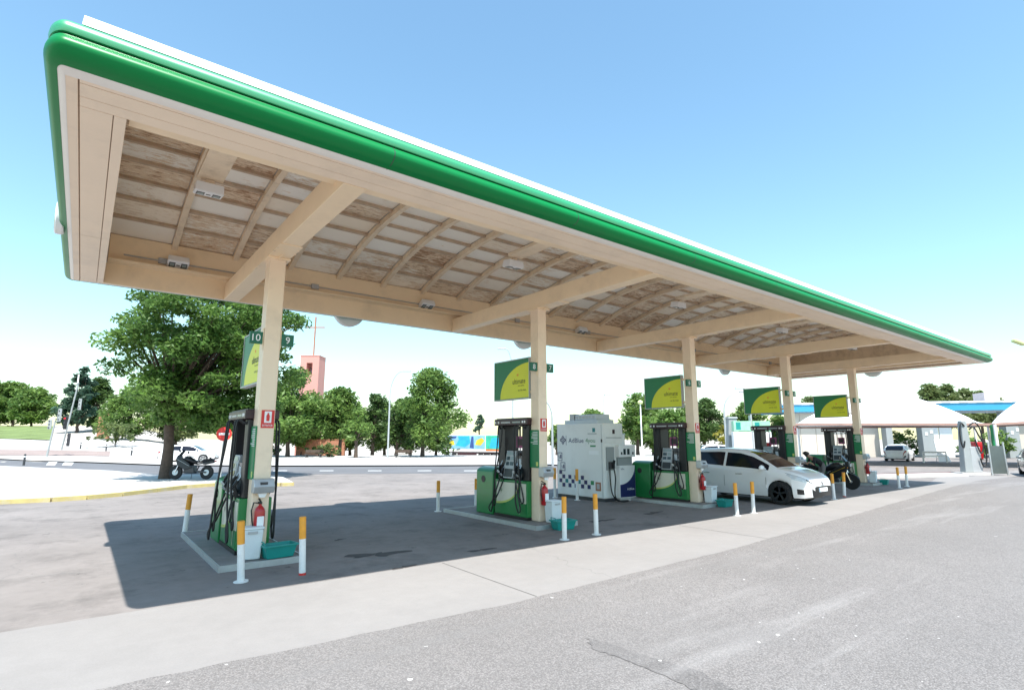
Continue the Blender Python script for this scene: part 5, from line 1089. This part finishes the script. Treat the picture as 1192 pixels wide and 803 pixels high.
for i, (x, v, a, b, tp, lb, m) in enumerate(((1060, 62, 1040, 1082, 496, 'green hedge behind the white hatchback', 'mid'), (1135, 52, 1118, 1152, 498, 'green hedge behind the vacuum post', 'mid'), (1168, 56, 1156, 1182, 500, 'green hedge right of the green post', 'light'),
                                              (310, 60, 296, 330, 518, 'low green shrub behind the nearest column', 'dark'), (372, 60, 356, 392, 519, 'low green shrub under the church tower', 'mid'), (384, 57, 374, 398, 514, 'yellowish shrub by the orange wall', 'olive'), (520, 66, 500, 530, 515, 'dark hedge left of the lorry cab', 'dark'),
                                              (135, 64, 110, 165, 492, 'rounded shrub beside the brick wall left of the big tree', 'olive'))):
    b_ = onground(x, v); H = dv(x, tp, v).z - b_.z; cw = (dv(b, 500, v) - dv(a, 500, v)).length / 2
    tree('shrub', lb, b_, H, cw, .1, 70 + i, LM[m], leaf=.22, nclump=26, per=80, tr=.06, shape='round', group='shrubs and hedges', cat='shrub')

# ------------------------------------------------------------------ street furniture beyond the forecourt
def lamp(x, v, top, arm, label, double=False, base=None, ball=False, r=.07):
    b = base or onground(x, v); H = dv(x, top, v).z - b.z; t = thing('street_lamp', label, 'street lamp', b, 0, 'street lamps')
    if ball:
        MB().tube([(0, 0, -.1), (0, 0, H)], [.07, .05], 8).build('pole', M['white'], t, smooth=True); MB().lathe([(0, -.05), (.2, 0), (.25, .15), (.16, .3), (0, .36)], (0, 0, H), 12).build('lantern', M['lime_lamp'], t, smooth=True); return t
    d = RT * arm
    pts = [(0, 0, -.1), (0, 0, H * .72)] + [tuple(d * (1 - math.cos(R(a))) + Vector((0, 0, H * .72 + H * .28 * math.sin(R(a))))) for a in range(10, 91, 10)] 
    MB().tube(pts, [r * 1.3] + [r] + [r * .8] * (len(pts) - 2), 8).build('pole', M['lamp'], t, smooth=True)
    e = Vector(pts[-1]); q = e + d.normalized() * .75
    MB().bar(e, q, .24, .12).build('lamp_head', M['lamp'], t, bevel=.03)
    return t
lamp(452, 53, 432, 1.2, 'curved street lamp between the trees across the road')
lamp(643, 40, 466, -.7, 'curved street lamp right of the second column')
lamp(597, 48, 406, -.6, 'street lamp behind the second flag sign')
lamp(704, 60, 459, .1, 'slim street lamp above the tank container')
lamp(747, 50, 470, 0, 'white post with lantern left of the third flag sign', ball=True)
lamp(845, 44, 456, 1.3, 'curved street lamp left of the fourth flag sign')
lamp(876, 50, 452, -.5, 'leaning lamp post behind the fourth flag sign')
# lamp head entering at the right edge
b = bear(1240, 26); t = thing('street_lamp', 'pale lamp head reaching in at the right edge of the picture', 'street lamp', b, 0, 'street lamps')
e = dv(1193, 401, 26) - b; q = dv(1179, 396, 26) - b
MB().tube([(0, 0, -.1), (0, 0, e.z - 1.2), e * .25 + Vector((0, 0, e.z * .70)), e], [.09, .07, .05, .04], 8).build('pole', M['lamp'], t, smooth=True)
MB().bar(e, q, .26, .16).build('lamp_head', M['lime_lamp'], t, bevel=.05)
# traffic signals on the left
def signal(x, v, top, boxes, label, lean=0, board=None):
    b = onground(x, v); H = dv(x, top, v).z - b.z; t = thing('traffic_signal', label, 'traffic signal', b, 0, 'traffic signals')
    d = RT * lean
    MB().tube([(0, 0, -.1), (d.x, d.y, H)], [.09, .07], 10).build('pole', M['pole'], t, smooth=True)
    for off, z0, z1, m in boxes:
        c = RT * off + d * ((z0 + z1) / 2 / H); hd = MB().bar(c + Vector((0, 0, z0)), c + Vector((0, 0, z1)), .32, .28).build('signal_head', M[m], t, bevel=.03)
        for k in range(3):
            z = z1 - (k + .5) * (z1 - z0) / 3; q = c - FH * .17 + Vector((0, 0, z))
            mb = MB(); mb.lathe([(0, -.02), (.09, -.015), (.1, .03)], (0, 0, 0), 12, 'x'); a = YAW; mb.v = [(x_ * math.cos(a) - y_ * math.sin(a) + q.x, x_ * math.sin(a) + y_ * math.cos(a) + q.y, z_ + q.z) for x_, y_, z_ in mb.v]
            mb.build('lens', M['redlit'] if (k == 0 and m == 'black') else M['dark'], hd)
    if board: c = d + RT * -.1; MB().bar(c + Vector((0, 0, H - .1)), c + Vector((0, 0, H + .85)), .38, .12).build('sign_board', M['white'], t); MB().bar(c - FH * .065 + Vector((0, 0, H + .1)), c - FH * .065 + Vector((0, 0, H + .65)), .2, .03).build('sign_field', M['dark'], t)
    return t
signal(57, 52, 490, [(-.42, 2.6, 3.5, 'concgrey'), (.28, 3.3, 4.5, 'concgrey'), (1.0, 2.6, 3.8, 'black')], 'shorter traffic signal on the crossing island at left', .35)
signal(73, 60, 445, [(.75, 4.4, 5.6, 'concgrey'), (.5, .5, 1.9, 'dark')], 'tall leaning traffic signal pole at the left crossing', .9, True)
for k, (x, y) in enumerate(((32, 541), (95, 531), (125, 532), (155, 534))):
    b = onground(x, vy(y)); t = thing('kerb_post', ['leftmost', 'second', 'third', 'rightmost'][k] + ' of the short dark posts along the far kerb', 'post', b, 0, 'short posts along the far kerb')
    MB().lathe([(.07, -.02), (.07, .75), (.05, .82), (0, .84)], n=10).build('post', M['dark'], t, smooth=True); MB().lathe([(.075, .6), (.075, .68)], n=10).build('band', M['letter'], t)
# no-entry sign near the big tree
b = gz(256, 560, .12); t = thing('no_entry_sign', 'round red no entry sign behind the nearest pump', 'road sign', (b.x, b.y, .12))
H = py_ = dv(253, 505, b.dot(FH)).z - .12
MB().tube([(0, 0, -.05), (0, 0, H + .25)], .03, 8).build('pole', M['steel'], t, smooth=True)
sd = -Vector((b.x, b.y, 0)).normalized(); sr = Vector((-sd.y, sd.x, 0))
mb = MB(); n_ = 28
vs = [sd * .05 + sr * (.3 * math.cos(2 * math.pi * k / n_)) + Vector((0, 0, H + .3 * math.sin(2 * math.pi * k / n_))) for k in range(n_)] + [sd * .035 + sr * (.3 * math.cos(2 * math.pi * k / n_)) + Vector((0, 0, H + .3 * math.sin(2 * math.pi * k / n_))) for k in range(n_)]
mb.add(vs, [tuple(range(n_)), tuple(range(2 * n_ - 1, n_ - 1, -1))] + [(k, k + n_, (k + 1) % n_ + n_, (k + 1) % n_) for k in range(n_)]); mb.build('disc', M['redsign'], t)
MB().bar(sd * .053 - sr * .2 + Vector((0, 0, H)), sd * .053 + sr * .2 + Vector((0, 0, H)), .012, .09).build('white_bar', M['letter'], t)

# church tower with cross, orange wall
b = onground(359, 76); s_ = 76 / 645.6; t = thing('church_tower', 'pink church tower with a tall thin cross behind the trees', 'tower', b, YAW - R(90))
w = 22 * s_ / 2; H = dv(359, 416, 76).z - b.z; sl_ = 7 * s_ / 2; z0 = H - 22 * s_; z1 = H - 8 * s_
mb = MB(); mb.box(-w, -sl_, -w, w, -1, H).box(sl_, w, -w, w, -1, H).box(-sl_, sl_, -w, w, -1, z0).box(-sl_, sl_, -w, w, z1, H); mb.build('shaft', M['tower'], t)
MB().box(-w - .05, w + .05, -w - .05, w + .05, H, H + .12).build('coping', M['tower'], t)
MB().lathe([(0, .5), (.2, .45), (.36, .1), (.42, 0), (0, 0)], (0, 0, z0 + .5), 14).build('bell', M['steel'], t, smooth=True)
MB().box(-sl_, sl_, -.05, .05, z0 + 1.0, z0 + 1.1).build('bell_beam', M['dark'], t)
ch = 46 * s_; MB().box(-.08, .08, -.08, .08, H + .12, H + ch + .4).box(-1.35, -.08, -.07, .07, H + ch * .78, H + ch * .78 + .14).box(.08, 1.35, -.07, .07, H + ch * .78, H + ch * .78 + .14).build('cross', M['brick'], t)
def wall(name, xa, xb, v, top, m, label, cat='wall', dep=.4, zb=None):
    a = onground(xa, v); c = onground(xb, v); d = c - a; d.z = 0; t = thing(name, label, cat, (a + c) / 2, math.atan2(d.y, d.x)); L = d.length / 2
    H = dv(xa, top, v).z - (a.z + c.z) / 2
    MB().box(-L, L, -dep / 2, dep / 2, -.3, H).build('wall', m, t); MB().box(-L - .05, L + .05, -dep / 2 - .05, dep / 2 + .05, H, H + .1).build('coping', m, t); return t
wall('brick_wall', 346, 402, 70, 512, M['brick'], 'orange brick wall under the church tower behind the trees')
wall('brick_wall', 113, 126, 78, 482, M['brick'], 'orange brick wall between the cedar and the big tree')
# benches across the road
for x, lb in ((470, 'bench under the dark low tree across the road'), (366, 'bench under the shrubs right of the plane tree')):
    b = onground(x, 56); t = thing('bench', lb, 'bench', b, YAW - R(90), 'benches across the road')
    MB().box(-.9, .9, -.2, .2, .42, .47).build('seat', M['bark'], t); MB().box(-.9, .9, .22, .27, .55, .85).build('backrest', M['bark'], t)
    for s in (-1, 1): MB().box(s * .7 - .04, s * .7 + .04, -.2, .26, 0, .42).build('leg', M['dark'], t)

# articulated lorry
b = onground(508, 98); e = onground(600, 92); d = (e - b); d.z = 0; ang = math.atan2(d.y, d.x)
t = thing('articulated_lorry', 'white articulated lorry with colourful blue and yellow trailer art', 'lorry', b, ang)
MB().prism([(0, .5), (.05, 1.8), (.35, 3.0), (.9, 3.35), (2.2, 3.45), (2.2, .5)], 'y', -1.2, 1.2).build('cab', M['white'], t, bevel=.06)
MB().prism([(.06, 1.9), (.36, 2.85), (.34, 2.87), (.03, 1.9)], 'y', -1.05, 1.05).build('windscreen', M['glass'], t)
MB().prism([(.5, 1.75), (1.4, 1.75), (1.4, 2.55), (.6, 2.55)], 'y', -1.215, -1.2).build('side_window', M['glass'], t); MB().box(.3, .45, -1.45, -1.22, 1.9, 2.6).build('mirror', M['dark'], t)
MB().box(-.05, .05, -1.15, 1.15, .35, .9).build('bumper', M['white'], t); MB().box(2.3, 13.8, -1.1, 1.1, .85, 1.15).build('chassis', M['maroon'], t)
tb = MB().box(2.7, 14.5, -1.25, 1.25, 1.15, 3.95).build('trailer_body', M['white'], t, bevel=.04)
artm = {'s': mat('art sky blue', (.2, .42, .62), .5, .3, .6), 'c': mat('art cyan', (.02, .35, .55), .5, .3, .8), 'n': mat('art navy', (.03, .07, .22), .5, .3, .8), 'y': mat('art yellow', (.6, .45, .03), .5, .3, .8), 'g': mat('art green', (.03, .38, .25), .5, .3, .8), 'o': mat('art orange', (.55, .14, .03), .5, .3, .8)}
sd_ = -1.25
def art(pts, k, e=.01): MB().prism(pts, 'y', sd_ - e, sd_).build('side_art', artm[k], tb)
art([(2.9, 1.6), (10.2, 1.6), (10.2, 3.85), (2.9, 3.85)], 's'); art([(10.3, 1.3), (14.4, 1.3), (14.4, 3.85), (10.3, 3.85)], 'g')
art([(4.6, 2.2), (5.2, 3.2), (5.0, 3.8), (7.2, 3.8), (7.4, 2.6), (6.4, 1.9)], 'c', .015); art([(7.3, 1.8), (7.6, 3.7), (8.0, 3.7), (8.1, 1.7)], 'n', .016); art([(3.1, 2.1), (3.3, 2.9), (4.2, 3.0), (4.4, 2.3)], 'y', .015)
art([(8.3, 2.3), (8.6, 3.1), (9.6, 3.5), (10.1, 3.0), (9.4, 2.2)], 'y', .015); art([(3.0, 3.2), (4.6, 3.4), (4.8, 3.75), (3.0, 3.75)], 'n', .015); art([(11.0, 1.9), (11.4, 3.4), (13.0, 3.5), (13.6, 2.4), (12.2, 1.7)], 'c', .015); art([(10.3, 1.3), (14.4, 1.3), (14.4, 1.62), (10.3, 1.62)], 'o', .018)
for x in (1.1, 4.2, 9.3, 10.6, 11.9):
    for s in (-1, 1):
        wv = MB().lathe([(.25, -.14), (.46, -.15), (.5, -.1), (.5, .1), (.46, .15), (.25, .14)], (x, s * 1.05, .5), 20, 'y').build('tyre', M['tyre'], t, smooth=True); MB().lathe([(0, s * .06), (.2, s * .08), (.27, s * .13), (.27, 0)], (x, s * 1.05, .5), 16, 'y').build('rim', M['rim'], wv, smooth=True)
MB().box(2.6, 3.9, -1.2, -.9, .4, 1.0).build('fuel_tank', M['steel'], t, bevel=.05); MB().box(5.0, 8.6, -1.2, -1.15, .5, 1.1).build('side_guard', M['maroon'], t)

# white and green monolith, price boards beyond the people carrier
b = onground(875, 40); t = thing('price_monolith', 'white monolith sign with two pale green head panels behind the white car', 'monolith sign', b, YAW - R(90))
k_ = 40 / 645.6; w = 44 * k_ / 2; H = dv(875, 490, 40).z - b.z
MB().box(-w, -.06, -.2, .2, 0, H - .78).box(.06, w, -.2, .2, 0, H - .78).build('board', M['white'], t, bevel=.02)
for s in (-1, 1): MB().box(s * w / 2 - w / 2 + .05, s * w / 2 + w / 2 - .05, -.22, .22, H - .72, H).build('head_panel', mat('pale green panel', (.32, .62, .42), .4, .3, 1.5), t); MB().box(s * w / 2 - .35 * w, s * w / 2 - .1 * w, -.226, -.22, H - .62, H - .1).build('print', M['teal'], t)
MB().box(-.05, .05, -.18, .18, 0, H + .4).build('mast', M['grey'], t)
t = thing('concrete_pillar', 'tapering grey pillar left of the white monolith', 'pillar', onground(853, 41), YAW - R(90)); MB().taper((0, 0), (.55, .3), (.3, .25), 0, dv(853, 487, 41).z).build('shaft', M['concgrey'], t, bevel=.02); MB().taper((0, 0), (.36, .31), (.32, .27), dv(853, 487, 41).z, dv(853, 487, 41).z + .12).build('cap', M['concgrey'], t)

# ------------------------------------------------------------------ car wash area on the right
def sail(label, corners, apexes, drop, grp='white shade sails'):
    c0 = sum((Vector(c) for c in corners), Vector()) / len(corners); t = thing('shade_sail', label, 'shade sail', (c0.x, c0.y, 0), 0, grp)
    A = [Vector(c) - Vector((c0.x, c0.y, 0)) for c in corners]; a, b = [Vector(c) - Vector((c0.x, c0.y, 0)) for c in apexes]
    N = 16; vs = []; fs = []; rows = []
    for j in range(N + 1):                                 # front edge -> ridge -> back edge, sagging between
        u = j / N; row = []
        for i in range(N + 1):
            s = i / N
            f = A[0].lerp(A[1], s); bk = A[3].lerp(A[2], s); rg = a.lerp(b, s)
            hf = min(1, s / .3, (1 - s) / .3); rgz = f.z + (rg.z - f.z) * (hf ** .8)
            q = (f.lerp(bk, u)); k = 1 - abs(2 * u - 1); q.z = f.z * (1 - k ** 1.0) + rgz * k - .25 * math.sin(math.pi * k) * hf
            row.append(len(vs)); vs.append(q)
        rows.append(row)
    for j in range(N):
        for i in range(N): fs.append((rows[j][i], rows[j][i + 1], rows[j + 1][i + 1], rows[j + 1][i]))
    top = len(vs); vs += [v - Vector((0, 0, .02)) for v in vs]; fs += [tuple(reversed([q + top for q in f])) for f in fs]
    MB().add(vs, fs).build('membrane', M['sail'], t, smooth='all')
    mb = MB()
    for p_, q_ in zip(A, A[1:] + A[:1]): mb.bar(p_ - Vector((0, 0, .08)), q_ - Vector((0, 0, .08)), .1, .14)
    mb.build('edge_beam', mat('rusty edge beam', (.42, .25, .2), .6, .2, 2), t)
    for i, p_ in enumerate(A): MB().tube([(p_.x, p_.y, -.05), (p_.x, p_.y, p_.z - .1)], .09, 10).build('post', M['binGreen'] if i == 1 else M['white'], t, smooth=True)
    return t
v1 = 40
def up(p, z): return Vector((p.x, p.y, z))
zE = dv(1000, 493, v1).z
c1, c2 = up(bear(926, 41), zE + .05), up(bear(1156, 37), zE - .05); c3, c4 = up(bear(1136, 46), zE), up(bear(930, 50), zE)
sail('large white shade sail in front of the car wash', [c1, c2, c3, c4], [up(bear(985, 44), dv(1040, 464, 43).z), up(bear(1090, 42), dv(1060, 464, 43).z)], 0)
c5, c6 = up(bear(1160, 36.5), zE - .05), up(bear(1330, 35), zE + .4); c7, c8 = up(bear(1290, 44), zE + .4), up(bear(1152, 45.5), zE)
sail('white shade sail rising at the right edge of the picture', [c5, c6, c7, c8], [up(bear(1210, 40), dv(1200, 462, 40).z), up(bear(1270, 40), dv(1200, 462, 40).z)], 0)
# car wash building: blue fascia roof over beige and white bays
a, c = onground(905, 62), onground(1260, 56); d = c - a; L = d.length
t = thing('car_wash', 'car wash building with blue fascia roof behind the white shade sails', 'building', a, math.atan2(d.y, d.x))
zr = dv(1110, 469, 59).z
MB().box(0, L, -.6, 7, zr - .85, zr - .08).build('blue_fascia', M['blue'], t); MB().box(-.1, L + .1, -.7, 7.1, zr - .08, zr + .12).build('roof_edge', M['white'], t)
for k in range(int(L / 1.6)): MB().box(k * 1.6 + .2, k * 1.6 + 1.0, -.72, -.70, zr - .06, zr + .1).build('roof_panel', M['acblue'], t)
pos = lambda x: L * (x - 905) / (1260 - 905)
for xa, xb, m, nm in ((918, 1035, 'wallbeige', 'wall_panel'), (1094, 1106, 'white', 'door'), (1107, 1122, 'white', 'door'), (1190, 1260, 'wallbeige', 'wall_panel')):
    n_ = max(1, int((xb - xa) / 18))
    for k in range(n_): MB().box(pos(xa + (xb - xa) * k / n_) + .02, pos(xa + (xb - xa) * (k + 1) / n_) - .02, .6, .8, 0, zr - 1.0).build(nm, M[m], t)
for x, m in ((1040, 'concgrey'), (1085, 'concgrey'), (1180, 'concgrey')):
    wd = .55 if x != 1040 else .3; MB().box(pos(x) - wd, pos(x) + wd, -.9, .3, 0, zr - 1.0).build('pier', M[m], t, bevel=.02)
MB().box(pos(1176) - .7, pos(1176) + .7, 1, 3, zr + .12, zr + 1.1).build('roof_vent', mat('mauve grey vent', (.45, .4, .42), .6), t)
for x, z in ((1083, 2.3), (1089, 2.5), (1179, 2.4), (1185, 2.7)): MB().box(pos(x) - .12, pos(x) + .12, -.94, -.9, z, z + .3).build('wall_plate', M['letter'], t)
# things standing in the wash area
b = gz(1130, 552.5); t = thing('vacuum_post', 'grey vacuum post with hanging black hoses on a concrete base', 'vacuum post', (b.x, b.y, 0), YAW - R(90))
MB().box(-.75, .75, -.4, .4, 0, .14).build('base', M['kerb'], t); MB().taper((-.1, 0), (.3, .2), (.14, .14), .14, 2.9).build('column', M['concgrey'], t, bevel=.03); MB().box(.0, .55, -.2, .2, .14, 1.5).build('cabinet', M['grey'], t, bevel=.03)
for pts in ([(-.12, -.16, 2.6), (-.35, -.25, 2.75), (-.5, -.28, 2.3), (-.5, -.28, 1.7), (-.38, -.26, 1.45), (-.28, -.26, 1.8)], [(.12, -.16, 2.6), (.4, -.25, 2.8), (.62, -.28, 2.4), (.66, -.28, 1.5), (.5, -.28, 1.15), (.36, -.28, 1.5), (.3, -.24, 1.9)],
            [(.1, -.16, 2.4), (.3, -.25, 2.55), (.45, -.28, 2.2), (.75, -.3, 1.4), (.7, -.3, .7), (.5, -.3, .5), (.4, -.3, .9)]):
    MB().tube(spline(pts), .036, 8).build('hose', M['rubber'], t, smooth=True)
b = gz(1150, 553); t = thing('red_hose_reel', 'dark red covered hose post beside the grey panel', 'hose post', (b.x + .5, b.y + .4, 0), YAW - R(90))
MB().tube([(-.1, 0, 0), (-.05, 0, .9)], [.06, .1], 8).build('leg', M['maroon'], t, smooth=True); MB().taper((0, 0), (.16, .16), (.26, .2), .8, 1.75).build('cover', M['red'], t, bevel=.05); MB().box(-.2, .15, -.2, .2, 0, .05).build('foot', M['dark'], t)
b = gz(1164, 553); t = thing('wash_screen', 'dark grey screen panel between two steel posts in front of the grey car', 'screen panel', (b.x, b.y, 0), YAW - R(90))
MB().box(-.36, .36, -.03, .03, .08, 1.55).build('panel', mat('dark screen', (.09, .11, .105), .5), t)
for s in (-1, 1): MB().tube([(s * .42, -.03, 0), (s * .4, 0, 1.75)], .045, 10).build('post', M['steel'], t, smooth=True)
b = gz(1089, 538.5); t = thing('white_barrier', 'low white tube barrier beside the white hatchback', 'barrier', (b.x, b.y, 0), YAW - R(90))
MB().tube([(-.95, 0, 0), (-.95, 0, .85), (.95, 0, .85), (.95, 0, 0)], .07, 8).build('frame', M['bwhite'], t, smooth=True); MB().box(-.88, .88, -.03, .03, .5, .58).build('rail', M['bwhite'], t)
b = gz(1102, 537.5); t = thing('leaning_panel', 'white board leaning beside the low white barrier', 'board', (b.x + .3, b.y + .3, 0), YAW - R(90))
MB().add([(-.5, -.2, 0), (.5, -.2, 0), (.3, .3, 1.9), (-.35, .3, 1.9), (-.5, -.15, 0), (.5, -.15, 0), (.3, .35, 1.9), (-.35, .35, 1.9)], [(0, 1, 2, 3), (7, 6, 5, 4), (0, 4, 5, 1), (1, 5, 6, 2), (2, 6, 7, 3), (3, 7, 4, 0)]).build('board', M['white'], t); MB().bar((0, .35, 1.6), (0, .75, .02), .05, .03).build('prop', M['steel'], t)
